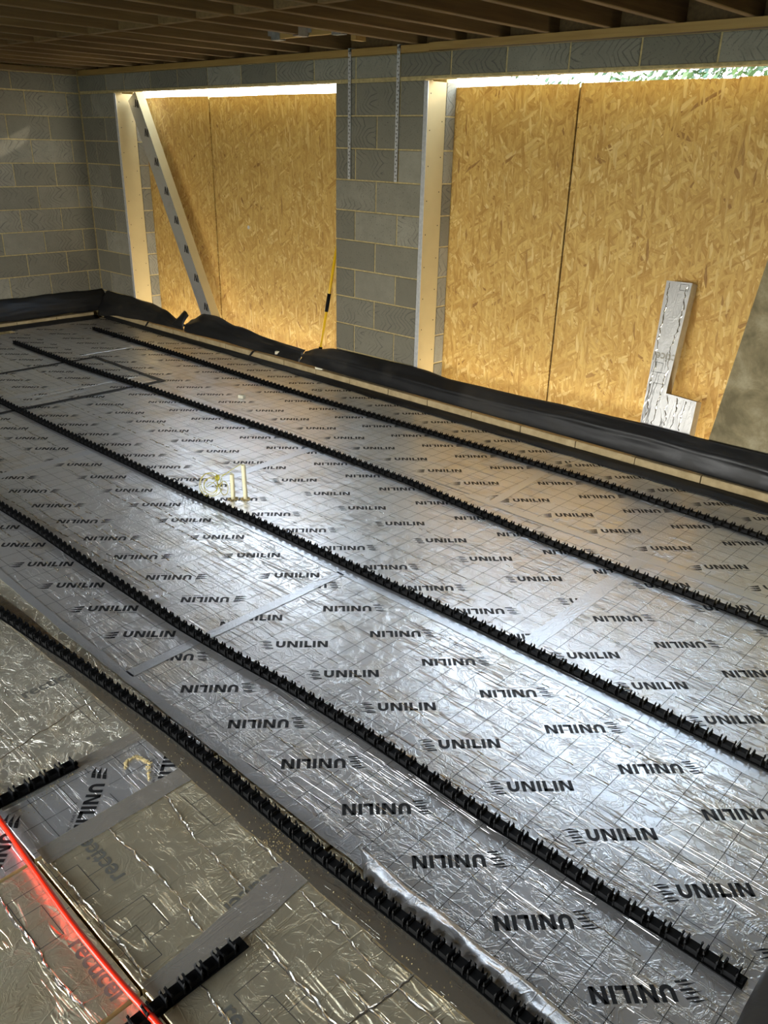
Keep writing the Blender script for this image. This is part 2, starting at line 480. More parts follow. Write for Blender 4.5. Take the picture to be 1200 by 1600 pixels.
# edging course along the foot of the walls
eb = MB(); eb.box(-3.82, 5.6, -.08, -.002, -.1, .03)
struct(eb.build('trim_1', M['mortar']), 'mortar bed of the ledge along the back wall')
trim1 = bpy.data.objects['trim_1']
EJ = [-3.86, -3.3, -2.842, -2.382, -1.917, -1.475, -1.05, -.6, -.17, .256, .702, 1.121, 1.554, 1.997, 2.447, 2.888, 3.33, 3.77, 4.21, 4.65, 5.09, 5.53]
_em = {}
def edge_piece(x0, x1):
    mb = MB(); c = .005
    a = (x1-x0)/2-.003
    o = [(-.088, .0), (-.088, .078), (-.083, .084), (-.006, .084), (-.006, .0)]
    mb.prism(o, -a, a, axis='x')
    return mb.mesh('edging_block', M['edge'])
for a, b in zip(EJ, EJ[1:]):
    o = inst(edge_piece(a, b), 'edging_block', ((a+b)/2, random.uniform(-.003, .003), random.uniform(-.003, .002)), 0, trim1)
eb = MB(); eb.box(LX+.002, LX+.08, -6.3, -.12, -.1, .03)
trim2 = struct(eb.build('trim_2', M['mortar']), 'mortar bed of the ledge along the left wall')
for i in range(14):
    y1 = -.18-.45*i; y0 = y1-.45
    mb = MB(); mb.prism([(LX+.088, 0), (LX+.088, .060), (LX+.083, .066), (LX+.006, .066), (LX+.006, 0)], 0, .444, axis='y', m=0)
    # prism along y: outline given as (x,z)
    o = mb.build('edging_block', M['edge'], trim2)
    o.location.y = y0

# ------------------------------------------------------------------ CEILING
cb = MB(); cb.box(LX-.3, RX+.2, RY-.2, .31, 2.742, 2.80)
ceil = struct(cb.build('ceiling', M['deck']), 'open joist ceiling under a dark deck')
JX = [3.10+.405*i for i in range(11)][::-1] + [2.68, 2.28, 1.87, 1.50, 1.15, .80, .44, .05, -.41, -.81, -1.24, -1.66, -2.06, -2.46, -2.86, -3.26, -3.66]
def joist(x, y0, y1):
    mb = MB(); c = .004
    o = [(-.0225+c, 0), (.0225-c, 0), (.0225, c), (.0225, .205), (-.0225, .205), (-.0225, c)]
    L = (y1-y0)/2
    mb.prism(o, -L, L, axis='y')
    o2 = mb.build('joist', M['wood']); o2.location = (x+random.uniform(-.004, .004), (y0+y1)/2, 2.534+random.uniform(0, .004)); attach(o2, ceil)
    return o2
mb = MB(); mb.box(LX+.02, 7.5, .092, .103, 2.534, 2.74); mb.build('added_dark_board', M['wood'], ceil)  # dark board added to hide the lit walling behind the joist ends
for x in JX:
    joist(x, RY+.02, -.685 if x == .44 else .09)
# noggin row and the trimmer bay
sj = sorted(JX)
for a, b in zip(sj, sj[1:]):
    mb = MB(); mb.box(-(b-a)/2+.024, (b-a)/2-.024, -.0225, .0225, 0, .170)
    o = mb.build('noggin', M['wood']); o.location = ((a+b)/2, -1.54+random.uniform(-.02, .02), 2.536+random.uniform(0, .012)); attach(o, ceil)
mb = MB(); mb.box(.074, .776, -.0225, .0225, 0, .195); o = mb.build('trimmer', M['plate']); o.location = (0, -.66, 2.540); attach(o, ceil)
mb = MB(); mb.box(-.0225, .0225, -.05, .05, 0, .19); o = mb.build('packer_block', M['plate']); o.location = (.56, -.32, 2.536); attach(o, ceil)
def hanger(x, y, rz):
    mb = MB(); t = .0015
    mb.box(-.027, .027, -.045, .045, -.004, -.002)
    mb.box(-.027, -.0255, -.045, .045, -.004, .15); mb.box(.0255, .027, -.045, .045, -.004, .15)
    mb.box(-.055, -.027, .0435, .045, .02, .16); mb.box(.027, .055, .0435, .045, .02, .16)
    o = mb.build('joist_hanger', M['steel_dull']); o.location = (x, y, 2.535); o.rotation_euler = (0, 0, rz); attach(o, ceil)
hanger(.44, -.735, 0); hanger(.125, -.66, PI/2); hanger(.725, -.66, -PI/2)
# wall plate in two lengths
for x0, x1, dy, dz in ((LX+.02, .925, -.006, 0), (.93, 5.6, -.012, .004)):
    mb = MB(); mb.box(-(x1-x0)/2, (x1-x0)/2, 0, .10, 0, .047)
    o = mb.build('wall_plate', M['plate']); o.location = ((x0+x1)/2, dy, 2.484+dz); attach(o, ceil)
mb = MB(); mb.box(LX+.01, LX+.10, -7.4, -.06, 2.486, 2.53); mb.build('wall_plate', M['wood'], ceil)

# ------------------------------------------------------------------ LETTERING (flat print a hair above the foil)
def T2(p, o, d):
    """text frame (u along reading direction d, v up) to world xy"""
    up = (-d[1], d[0])
    return (o[0]+p[0]*d[0]+p[1]*up[0], o[1]+p[0]*d[1]+p[1]*up[1])
ST, HT = .0119, .047
def wordmark():
    P = []
    def bar(x0, x1, y0, y1): P.append([(x0, y0), (x1, y0), (x1, y1), (x0, y1)])
    def U(x, w):
        r = w/2; cx = x+r; cy = r
        bar(x, x+ST, r, HT); bar(x+w-ST, x+w, r, HT)
        n = 8
        for i in range(n):
            a, b = PI+PI*i/n, PI+PI*(i+1)/n
            P.append([(cx+r*math.cos(a), cy+r*math.sin(a)), (cx+r*math.cos(b), cy+r*math.sin(b)), (cx+(r-ST)*math.cos(b), cy+(r-ST)*math.sin(b)), (cx+(r-ST)*math.cos(a), cy+(r-ST)*math.sin(a))])
    def N(x, w):
        bar(x, x+ST, 0, HT); bar(x+w-ST, x+w, 0, HT)
        P.append([(x+ST*.2, HT), (x+w-ST*1.15, 0), (x+w-ST*.2, 0), (x+ST*1.15, HT)])
    x = 0; g = .0078
    U(x, .039); x += .039+g
    N(x, .043); x += .043+g
    bar(x, x+ST, 0, HT); x += ST+g
    bar(x, x+ST, 0, HT); bar(x, x+.030, 0, ST); x += .030+g*.6
    bar(x, x+ST, 0, HT); x += ST+g
    N(x, .043); x += .043
    return P, x
WORD, WLEN = wordmark()
def emblem(ver):
    P = []
    if ver == 1:
        # three stacked feathers, each a slanted bar with a thin wave above
        for i in range(3):
            y = -.010+i*.0225
            s = -.006*(i-1)
            P.append([(-.047+s, y-.0012), (-.014+s, y+.0018), (-.016+s, y+.0078), (-.049+s, y+.0048)])
            P.append([(-.071+s, y+.0078), (-.042+s, y+.0098), (-.016+s, y+.0122), (-.040+s, y+.0158)])
    else:
        for i in range(3):
            y = -.008+i*.0185
            s = .005*(i-1)
            P.append([(-.078+s*.6, y+.0055), (-.048+s*.6, y-.001), (-.046+s*.6, y+.0115), (-.052+s*.6, y+.0095)])
            P.append([(-.047+s*.6, y-.001), (-.026+s*.6, y+.0025), (-.024+s*.6, y+.0155), (-.045+s*.6, y+.0115)])
    return P
def font_polys(body, size, bold=0.0, xscale=1.0):
    cu = bpy.data.curves.new('t', 'FONT'); cu.body = body; cu.size = size; cu.offset = bold; cu.resolution_u = 3; cu.space_character = xscale
    o = bpy.data.objects.new('t', cu); COL.objects.link(o)
    dg = bpy.context.evaluated_depsgraph_get(); dg.update()
    me = o.evaluated_get(dg).to_mesh()
    vs = [(v.co.x, v.co.y) for v in me.vertices]
    P = [[vs[i] for i in p.vertices] for p in me.polygons]
    wd = max(v[0] for v in vs) - min(v[0] for v in vs)
    o.evaluated_get(dg).to_mesh_clear()
    bpy.data.objects.remove(o); bpy.data.curves.remove(cu)
    return P, wd
TAG, TAGW = font_polys('FOR SMART LIVING', .0135)
TAG = [[(x*.112/TAGW+WLEN-.112, y*.112/TAGW-.0165) for x, y in p] for p in TAG]
REC, RECW = font_polys('recticel', .062, .0012)
REC = [[(x*.215/RECW, y*.215/RECW) for x, y in p] for p in REC]

def clip_build(polys, rect, z, name, mat, parent, holes=()):
    """polygons clipped to a rectangle, one flat mesh"""
    if not polys: return None
    bm = bmesh.new()
    for p in polys:
        try: bm.faces.new([bm.verts.new((x, y, z)) for x, y in p])
        except ValueError: pass
    x0, x1, y0, y1 = rect
    for co, no in (((x0, 0, 0), (-1, 0, 0)), ((x1, 0, 0), (1, 0, 0)), ((0, y0, 0), (0, -1, 0)), ((0, y1, 0), (0, 1, 0))):
        bmesh.ops.bisect_plane(bm, geom=bm.verts[:]+bm.edges[:]+bm.faces[:], plane_co=co, plane_no=no, clear_outer=True)
    for fa in bm.faces:
        if fa.normal.z < 0: fa.normal_flip()
    if not bm.faces: bm.free(); return None
    me = bpy.data.meshes.new(name); bm.to_mesh(me); bm.free(); me.materials.append(mat)
    o = bpy.data.objects.new(name, me); COL.objects.link(o)
    attach(o, parent)
    return o

PX, PYR = .2916, .779
D45 = (math.cos(math.radians(46)), math.sin(math.radians(46)))
def board_slab(name, rect, mat, top=0.0, thick=.10, g=.0015):
    x0, x1, y0, y1 = rect
    cx, cy = (x0+x1)/2, (y0+y1)/2
    mb = MB(); c = .002
    a, b = (x1-x0)/2-g, (y1-y0)/2-g
    mb.box(-a, a, -b, b, -thick, -c, m=1)
    n = len(mb.v)
    mb.v += [(-a+c, -b+c, 0), (a-c, -b+c, 0), (a-c, b-c, 0), (-a+c, b-c, 0)]
    mb.f.append((n, n+1, n+2, n+3)); mb.m.append(0)
    mb.f.pop(1); mb.m.pop(1)
    for i in range(4):
        j = (i+1) % 4
        mb.f.append((n-4+i, n-4+j, n+j, n+i)); mb.m.append(0)
    o = mb.build(name, [mat, M['pir']]); o.location = (cx, cy, top)
    return o

def box_hits(px, py, boxes):
    for o, d in boxes:
        dx, dy = px-o[0], py-o[1]
        u = dx*d[0]+dy*d[1]; v = -dx*d[1]+dy*d[0]
        if -.075 < u < WLEN+.008 and -.020 < v < HT+.012: return True
    return False

def print_unilin(o, rect, x_up, y_up, ver, shift=.05, rdx=.045, z=.0006, rot90=False):
    x0, x1, y0, y1 = rect
    polys = []; boxes = []
    if rot90:
        # sheet turned a quarter: rows repeat along y, words run down-right
        for i in range(-6, 7):
            for j in range(-3, 3):
                oo = (x_up+j*PYR, y_up-i*PX+.05*j); d = (D45[1], -D45[0])
                boxes.append((oo, d))
                oo2 = (x_up+j*PYR+.52, y_up-i*PX+.03+.05*j); boxes.append((oo2, (-d[0], -d[1])))
    else:
        n = int((x1-x0)/PX)+4
        for j in range(-3, 4):
            for i in range(-n-2, n+3):
                oo = (x_up+i*PX-shift*j, y_up+j*PYR)
                boxes.append((oo, D45))
                boxes.append(((oo[0]+rdx, oo[1]+.519), (-D45[0], -D45[1])))
    boxes = [(q, d) for q, d in boxes if x0-.3 < q[0] < x1+.3 and y0-.3 < q[1] < y1+.3]
    shp = WORD + emblem(ver) + (TAG if ver == 2 else [])
    for q, d in boxes:
        for p in shp: polys.append([T2(a, q, d) for a in p])
    lines = []
    # grid 97 x 100 mm, broken where a word stands
    if not rot90: gx0, gy0, gpx, gpy = x_up+.022, y_up+.045, PX/3, .1
    else: gx0, gy0, gpx, gpy = x_up+.045, y_up+.022, .1, PX/3
    lw = .0009
    def run(fix, lo, hi, vertical):
        st = .02; t = lo; cur = None
        while t < hi+st:
            p = (fix, t) if vertical else (t, fix)
            hit = box_hits(p[0], p[1], near) or t > hi
            if not hit and cur is None: cur = t
            if hit and cur is not None:
                a, b = cur, min(t-st*.5, hi)
                if b-a > .03:
                    if vertical: lines.append([(fix-lw, a), (fix+lw, a), (fix+lw, b), (fix-lw, b)])
                    else: lines.append([(a, fix-lw), (b, fix-lw), (b, fix+lw), (a, fix+lw)])
                cur = None
            t += st
    k0 = math.ceil((x0-gx0)/gpx); k = k0
    while gx0+k*gpx < x1:
        fx = gx0+k*gpx
        near = [bx for bx in boxes if abs(bx[0][0]-fx) < .3]
        run(fx, y0+.004, y1-.004, True); k += 1
    k = math.ceil((y0-gy0)/gpy)
    while gy0+k*gpy < y1:
        fy = gy0+k*gpy
        near = [bx for bx in boxes if abs(bx[0][1]-fy) < .3]
        run(fy, x0+.004, x1-.004, False); k += 1
    cx, cy = o.location.x, o.location.y
    r = (x0+.003, x1-.003, y0+.003, y1-.003)
    a = clip_build(polys, r, z+o.location.z, 'printed_wordmarks', M['ink'], o)
    b = clip_build(lines, r, z*.7+o.location.z, 'printed_grid', M['ink_line'], o)
    for q in (a, b):
        if q: q['kind'] = 'stuff'

G_SB = 'silver foil boards laid in rows under the rails'
YA, YB, YC, YD = -1.19, -2.385, -3.582, -4.9
def sboard(rect, xu, yu, ver, label, mat='foil', shift=.05, rdx=.045):
    o = board_slab('insulation_board', rect, M[mat])
    print_unilin(o, rect, xu, yu, ver, shift, rdx)
    return tag(o, label, 'insulation board', G_SB)
YE = -.105
sboard((2.53, 4.93, YA, YE), 2.647, -1.089, 2, 'silver printed board at the wall, below the leaning L-shaped offcut', rdx=.07)
sboard((.13, 2.53, YA, YE), .822, -1.089, 2, 'silver printed board at the wall, in front of the block pier', rdx=.07)
sboard((-2.27, .13, YA, YE), -1.094+.1, -1.094+.38, 2, 'silver printed board at the wall, in front of the left boarded opening')
sboard((-3.82, -2.27, YA, YE), -3.1+.115, -1.31, 2, 'shadowed printed board in the far corner of the floor')
sboard((3.54, 5.94, YB, YA), 3.737, -2.262, 1, 'bluish silver board cut off by the right picture edge, between second and third rails')
sboard((1.155, 3.54, YB, YA), 1.468, -1.868, 1, 'bright silver board holding the two cream pipe stubs')
sboard((-1.25, 1.155, YB, YA), -.729, -1.897, 2, 'silver board crossed by one corner of the black tape outline')
sboard((-3.65, -1.25, YB, YA), -1.85, -2.48, 2, 'far silver board inside the open end of the black tape outline')
sboard((2.56, 4.95, YC, YB), 2.832, -3.054, 1, 'big silver board nearest the camera, between third and fifth rails')
sboard((.18, 2.56, YC, YB), 2.032, -3.457, 2, 'silver board with white dashed creases, crossed by the fourth rail', shift=-.048)
sboard((-2.2, .18, YC, YB), -.086, -2.689, 2, 'silver board at the left picture edge, below the third rail', shift=-.048)

# the mixed pieces in front of the fifth rail
def rects(o, plist, z=.0006):
    lw = .0008; L = []
    for a in plist:
        for (xa, ya), (xb, yb) in zip(a, a[1:]):
            if abs(xa-xb) > abs(ya-yb): L.append([(xa, ya-lw), (xb, ya-lw), (xb, ya+lw), (xa, ya+lw)])
            else: L.append([(xa-lw, ya), (xa+lw, ya), (xa+lw, yb), (xa-lw, yb)])
    return L
def rtext(q, ang):
    d = (math.cos(math.radians(ang)), math.sin(math.radians(ang)))
    return [[T2(a, q, d) for a in p] for p in REC]
def motif(x, y):
    """two overlapping outline squares"""
    s = .128
    return [[(x, y+s), (x+s, y+s), (x+s, y+.064), (x+.192, y+.064), (x+.192, y), (x+.137, y), (x+.07, y), (x+.068, y), (x, y), (x, y+s)], [(x+.068, y), (x+.068, y+.064), (x+s, y+.064)]]
def rboard(rect, texts, motifs, label, mat, top=-.0006):
    o = board_slab('insulation_board', rect, M[mat], top=top)
    P = []
    for q, a in texts: P += rtext(q, a)
    r = (rect[0]+.003, rect[1]-.003, rect[2]+.003, rect[3]-.003)
    t = clip_build(P, r, top+.0006, 'printed_wordmark', M['ink_grey'], o)
    if t: t['kind'] = 'stuff'
    t2 = clip_build(rects(o, [s for m_ in motifs for s in motif(*m_)]), r, top+.0005, 'printed_squares', M['ink_line'], o)
    if t2: t2['kind'] = 'stuff'
    return tag(o, label, 'insulation board')
YF = -3.586
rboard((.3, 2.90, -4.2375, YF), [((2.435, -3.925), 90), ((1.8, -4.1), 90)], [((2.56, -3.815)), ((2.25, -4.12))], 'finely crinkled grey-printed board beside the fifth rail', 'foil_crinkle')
rboard((3.185, 3.745, -4.2375, YF), [((3.412, -4.085), 180), ((3.69, -3.735), -90)], [((3.506, -4.216)), ((3.213, -4.226)), ((3.25, -3.80))], 'crumpled foil board between the two short black rails', 'foil_warm_reflection')
rboard((3.755, 5.2, -4.2375, YF), [((3.925, -4.145), 0)], [((3.915, -4.09)), ((4.05, -3.75))], 'crumpled foil board cut off by the bottom edge of the picture', 'foil_warm_reflection')
rboard((3.185, 3.745, -5.6, -4.2425), [((3.50, -4.305), 0), ((3.3, -4.75), 0)], [((3.27, -4.36)), ((3.55, -4.7))], 'golden crumpled foil board with painted warm reflection, on the outer side of the red pipe', 'foil_warm_reflection')
rboard((3.755, 5.2, -5.6, -4.2425), [((4.0, -4.6), 0)], [((4.2, -4.5))], 'crumpled foil board past the lower short rail', 'foil_warm_reflection')
for rc, lb, yu in (((2.91, 3.175, -4.2375, YF), 'narrow foil offcut with bold black lettering, beside the upper short rail', -3.975), ((2.91, 3.175, -5.6, -4.2425), 'narrow foil offcut half hidden by the red pipe at the left edge', -4.262)):
    o = board_slab('insulation_board', rc, M['foil'], top=-.0006)
    print_unilin(o, rc, 3.012, yu, 2, rot90=True)
    tag(o, lb, 'insulation board')

# raised creases pinched in the facing of some boards
M['crease'] = simple('creased_foil', (.95, .90, .78), .22, metal=.95, noise=.03)
def creases(board, lines, wd=.006, ht=.0014, jit=.004, gap=0.0, z=.0003):
    mb = MB()
    for (xa, ya), (xb, yb) in lines:
        a = Vector((xa, ya, 0)); b = Vector((xb, yb, 0)); L = (b-a).length; t = (b-a)/L; nn = Vector((-t.y, t.x, 0))
        n = max(4, int(L/.012)); l = []; m = []; r = []
        j = 0; prev = []
        def flush(q):
            if len(q) > 2: mb.grid([[p[k] for p in q] for k in range(3)])
        for i in range(n+1):
            j = j*.75+random.gauss(0, jit)*.5
            if gap and random.random() < gap:
                flush(prev); prev = []; continue
            e = max(0.0, math.sin(PI*i/n))**.4
            w = wd*.5*random.uniform(.5, 1.2)*e+.0004; h_ = ht*random.uniform(.5, 1.2)*e
            p = a+t*(L*i/n)+nn*j
            prev.append((p-nn*w+Vector((0, 0, z)), p+Vector((0, 0, z+h_)), p+nn*w+Vector((0, 0, z))))
        flush(prev)
    mb.f = [tuple(reversed(q)) for q in mb.f]
    o = mb.build('foil_creases', M['crease'], smooth=False); o['kind'] = 'stuff'; attach(o, board)
def byl(t): return next(o for o in bpy.data.objects if t in o.get('label', ''))
creases(byl('between the two short black rails'), [((3.195, -3.835), (3.45, -3.872)), ((3.45, -3.872), (3.735, -3.886)), ((3.205, -4.03), (3.57, -4.026)), ((3.57, -4.026), (3.735, -4.04)), ((3.195, -4.215), (3.74, -4.216)), ((3.22, -3.72), (3.52, -3.745)), ((3.55, -3.745), (3.73, -3.76))], wd=.009, ht=.0022)
creases(byl('golden crumpled foil board'), [((3.20, -4.36), (3.55, -4.375)), ((3.55, -4.375), (3.70, -4.36)), ((3.22, -4.52), (3.60, -4.54)), ((3.30, -4.75), (3.72, -4.72))], wd=.009, ht=.0022)
creases(byl('cut off by the bottom edge'), [((3.80, -3.78), (4.15, -3.80)), ((4.15, -3.80), (4.5, -3.79)), ((3.82, -3.95), (4.3, -3.98)), ((4.2, -3.72), (4.16, -4.02)), ((3.80, -4.13), (4.2, -4.15)), ((4.05, -3.88), (4.4, -3.90))], wd=.009, ht=.0022)
creases(byl('finely crinkled grey-printed'), [((1.6, -3.90), (2.4, -3.96)), ((2.0, -4.1), (2.85, -4.05)), ((2.45, -3.76), (2.78, -3.80)), ((2.70, -4.15), (2.62, -3.78))], wd=.006, ht=.0016)
creases(byl('white dashed creases'), [((.3+random.uniform(0, .1), y), (2.2, y+random.uniform(-.02, .02))) for y in (-2.62, -2.70, -2.93, -2.99, -3.10, -3.17, -3.36)], wd=.007, ht=.0016, gap=.13)
creases(byl('left picture edge, below the third rail'), [((-2.0, y), (.1, y)) for y in (-2.55, -2.72, -2.9)], wd=.008, ht=.0016, gap=.15)
creases(byl('far silver board inside'), [((-3.4, y), (-1.3, y+.01)) for y in (-1.75, -1.98, -2.2)], wd=.010, ht=.0016, gap=.2)
creases(byl('one corner of the black tape'), [((-1.1, y), (.9, y)) for y in (-1.78, -2.02)], wd=.009, ht=.0014, gap=.25)
creases(byl('nearest the camera, between third'), [((2.7, -3.40), (4.2, -3.395)), ((3.5, -3.30), (4.8, -3.29)), ((3.0, -2.60), (4.9, -2.57)), ((2.9, -2.95), (4.0, -2.97)), ((3.9, -2.80), (4.9, -2.79)), ((3.1, -2.50), (4.4, -2.47)), ((3.4, -3.16), (4.5, -3.13))], wd=.004, ht=.0007, gap=.2)
creases(byl('bluish silver board'), [((3.7, -1.62), (5.0, -1.60)), ((3.6, -2.0), (5.0, -2.03)), ((3.8, -2.2), (5.0, -2.18))], wd=.004, ht=.0007, gap=.2)
creases(byl('bright silver board holding'), [((1.3, -2.05), (3.4, -2.02)), ((1.7, -1.75), (3.4, -1.78)), ((1.9, -2.2), (3.4, -2.22)), ((2.2, -1.45), (3.5, -1.44))], wd=.004, ht=.0007, gap=.2)

# ------------------------------------------------------------------ TAPES over the joints
def strip(name, pts, wd, mat, z=.0012, wob=.0, n=None, thick=.0005):
    """thin tape following a polyline, slightly wavy edges"""
    mb = MB(); P = [Vector((p[0], p[1], 0)) for p in pts]
    out = []
    for a, b in zip(P, P[1:]):
        L = (b-a).length; m = max(2, int(L/.08))
        for i in range(m): out.append(a.lerp(b, i/m))
    out.append(P[-1])
    L_ = []; R_ = []
    for i, p in enumerate(out):
        t = (out[min(i+1, len(out)-1)]-out[max(i-1, 0)]).normalized(); s = Vector((-t.y, t.x, 0))
        L_.append(p+s*(wd/2+random.uniform(-wob, wob))+Vector((0, 0, z))); R_.append(p-s*(wd/2+random.uniform(-wob, wob))+Vector((0, 0, z)))
    mb.grid([L_, R_])
    mb.f = [tuple(reversed(q)) for q in mb.f]
    o = mb.build(name, M[mat], origin=tuple(sum(out, Vector())/len(out)))
    bt = MB()
    return solid(o, thick, -1)
for pts, wd, lab, mt in [
    ([(2.575, -1.25), (2.505, -.55)], .055, 'pale tape across the joint just past the second rail, under the L-shaped offcut', 'tape'),
    ([(3.565, -2.36), (3.525, -1.15)], .075, 'broad foil tape between the second and third rails, right of the middle', 'tape'),
    ([(1.21, -2.34), (1.15, -1.25)], .07, 'foil tape across the joint behind the cream pipe stubs', 'tape'),
    ([(-1.34, -2.36), (-1.36, -1.7)], .06, 'first pale tape inside the black outline, the farther of two', 'tape'),
    ([(-1.10, -2.36), (-1.17, -1.7)], .05, 'second pale tape inside the black outline, the nearer of two', 'tape'),
    ([(2.575, -3.575), (2.565, -3.1), (2.565, -2.42)], .05, 'foil tape across the joint under the fourth rail', 'tape'),
    ([(.23, -3.30), (.20, -2.42)], .075, 'bright foil tape reaching the left picture edge above the fourth rail', 'tape'),
    ([(-.6, -2.41), (1.4, -2.405), (3.0, -2.40), (5.0, -2.395)], .06, 'long shiny tape running alongside the third rail', 'tape'),
    ([(2.4, -1.205), (3.5, -1.205), (5.2, -1.2)], .06, 'long tape running up to the second rail from the right', 'tape'),
    ([(1.2, -3.575), (2.2, -3.59), (3.1, -3.585), (3.9, -3.584)], .04, 'tape along the left part of the fifth rail', 'tape'),
    ([(1.6, -3.705), (2.7, -3.69), (3.6, -3.70), (4.6, -3.70)], .085, 'glossy tape with a painted brown ceiling reflection beside the fifth rail, dusted with sawdust', 'tape_ceiling_reflection'),
    ([(2.905, -4.22), (2.915, -3.62)], .055, 'thin tape just below the upper short rail', 'tape_warm'),
    ([(3.185, -4.22), (3.19, -3.62)], .075, 'tape along the lettered offcut, midway between the short rails', 'tape_warm'),
    ([(3.785, -4.23), (3.735, -3.64)], .10, 'wide pale tape under the lower short rail', 'tape_warm'),
    ]:
    zz = .0014 if len(pts) == 2 else .0024
    o = strip('joint_tape', pts, wd, mt, wob=.003, z=zz); tag(o, lab, 'tape', None)
o = strip('tape_patch', [(3.75, -3.565), (3.81, -3.56)], .06, 'tape', z=.0034); tag(o, 'small pale square tape patch touching the fifth rail', 'tape')
# crumpled loose film beside the fifth rail
mb = MB(); rows = []
for j in range(7):
    r = []
    for i in range(60):
        x = 3.82+i*.017; v = j/6
        hgt = .011*math.exp(-((v-.5-.12*math.sin(i*.21))**2)/.02) + .004*math.sin(i*1.3+j*2.1)*math.sin(v*PI) + .003*math.sin(i*.55+j)*math.sin(v*PI)
        taper = min(1, i/5)
        r.append((x, -3.555-.02*i/60-.075*v*taper+.004*math.sin(i*.4), .0042+abs(hgt)*taper))
    rows.append(r)
mb.grid(rows)
o = solid(mb.build('loose_film', M['tape'], smooth=True, origin=(4.3, -3.59, 0)), .0008); tag(o, 'crumpled loose foil film ridged along the right of the fifth rail', 'foil film')

# black tape outline on the floor
bt = empty('tape_outline', (-1.55, -1.8, 0)); tag(bt, 'large black tape rectangle stuck across the far floor', 'tape outline')
for i, (a, b) in enumerate([((-2.12, -3.0), (-2.12, -1.10)), ((-2.14, -1.125), (-.96, -1.125)), ((-.985, -1.10), (-1.00, -2.62)), ((-1.0, -2.60), (-1.9, -2.62))]):
    o = strip('tape_side', [a, b], .045, 'blacktape', z=.0036+.0006*i, wob=.004); attach(o, bt)

# ------------------------------------------------------------------ CLIP RAILS
def clip_mesh():
    mb = MB(); W = .017
    # solid block between two pipe seats
    mb.prism([(-.0155, .002), (.0155, .002), (.0155, .013), (.013, .018), (-.013, .018), (-.0155, .013)], -W*.82, W*.82, axis='y')
    for s in (-1, 1):
        x = s*.0165
        o = [(x-.0018, .002), (x+.0018, .002), (x+.0018, .021), (x+s*.0045, .0265), (x+s*.0005, .0275), (x-.0018, .022)]
        if s < 0: o = o
        mb.prism(o, -W, W, axis='y')
        for t in (-1, 1):   # barbs
            y = t*W*.78
            mb.poly([(x-.0022, y-.004, .0265), (x+.0022, y-.004, .0265), (x+s*.003, y, .0365)])
            mb.poly([(x+.0022, y-.004, .0265), (x+.0022, y+.004, .0265), (x+s*.003, y, .0365)])
            mb.poly([(x+.0022, y+.004, .0265), (x-.0022, y+.004, .0265), (x+s*.003, y, .0365)])
            mb.poly([(x-.0022, y+.004, .0265), (x-.0022, y-.004, .0265), (x+s*.003, y, .0365)])
    # curved seat floor to the next block
    for k in range(4):
        a, b = PI+PI*k/4, PI+PI*(k+1)/4
        mb.prism([(.025+.0085*math.cos(a), .0105+.0085*math.sin(a)), (.025+.0085*math.cos(b), .0105+.0085*math.sin(b)), (.025+.0085*math.cos(b), .0015), (.025+.0085*math.cos(a), .0015)], -W*.55, W*.55, axis='y')
    return mb.mesh('clip', M['plastic'])
CLIP = clip_mesh()
def tabmesh():
    mb = MB(); mb.prism([(-.004, 0), (.004, 0), (.0015, .022), (-.0015, .022)], -.0012, .0012, axis='y'); return mb.mesh('tab', M['plastic'])
TAB = tabmesh()
def rail(pts, label, group, tabs=False, sub=.05, base_w=.042):
    P = [Vector((x, y, 0)) for x, y in pts]
    seg = [0]
    for a, b in zip(P, P[1:]): seg.append(seg[-1]+(b-a).length)
    L = seg[-1]
    def at(s):
        s = max(0, min(L, s))
        for i in range(len(P)-1):
            if s <= seg[i+1]+1e-9:
                return P[i].lerp(P[i+1], (s-seg[i])/(seg[i+1]-seg[i]))
        return P[-1]
    root = empty('clip_rail', tuple(at(0)))
    tag(root, label, 'pipe clip rail', group)
    mb = MB(); Ls = []; Rs = []; n = int(L/.1)+1
    prof = []
    Z = .0045
    ring = []
    for i in range(n+1):
        s = L*i/n; p = at(s); t = (at(s+.06)-at(s-.06)).normalized(); nn = Vector((-t.y, t.x, 0))
        ring.append([p+nn*(base_w/2)+Vector((0, 0, Z)), p+nn*(base_w/2)+Vector((0, 0, Z+.002)), p-nn*(base_w/2)+Vector((0, 0, Z+.002)), p-nn*(base_w/2)+Vector((0, 0, Z))])
    b = 0
    for r in ring: mb.v += [tuple(q) for q in r]
    for i in range(n):
        for k in range(4):
            l = (k+1) % 4
            mb.f.append((i*4+k, i*4+l, i*4+4+l, i*4+4+k)); mb.m.append(0)
    mb.f += [(0, 3, 2, 1), (n*4, n*4+1, n*4+2, n*4+3)]; mb.m += [0, 0]
    base = mb.build('base_strip', M['plastic']); attach(base, root)
    k = 0; s = sub/2
    while s < L-sub/3:
        p = at(s); t = at(s+.03)-at(s-.03)
        inst(CLIP, 'clip', (p.x, p.y, Z+.001), math.atan2(t.y, t.x), root)
        if tabs and k % 2 == 0:
            nn = Vector((-t.y, t.x, 0)).normalized()
            inst(TAB, 'tab', (p.x+nn.x*(base_w/2+.004), p.y+nn.y*(base_w/2+.004), Z), math.atan2(t.y, t.x), root)
        k += 1; s += sub
    return root
GR = 'long black pipe clip rails across the floor'
def resmp(l): return [tuple(p) for p in l]
rail([(-3.24, -.524), (-1.524, -.522), (-.431, -.545), (.383, -.547), (1.321, -.520), (2.214, -.496), (2.923, -.486), (3.467, -.511), (3.907, -.536), (4.5, -.55)], 'long black clip rail closest to the back wall ledge', GR)
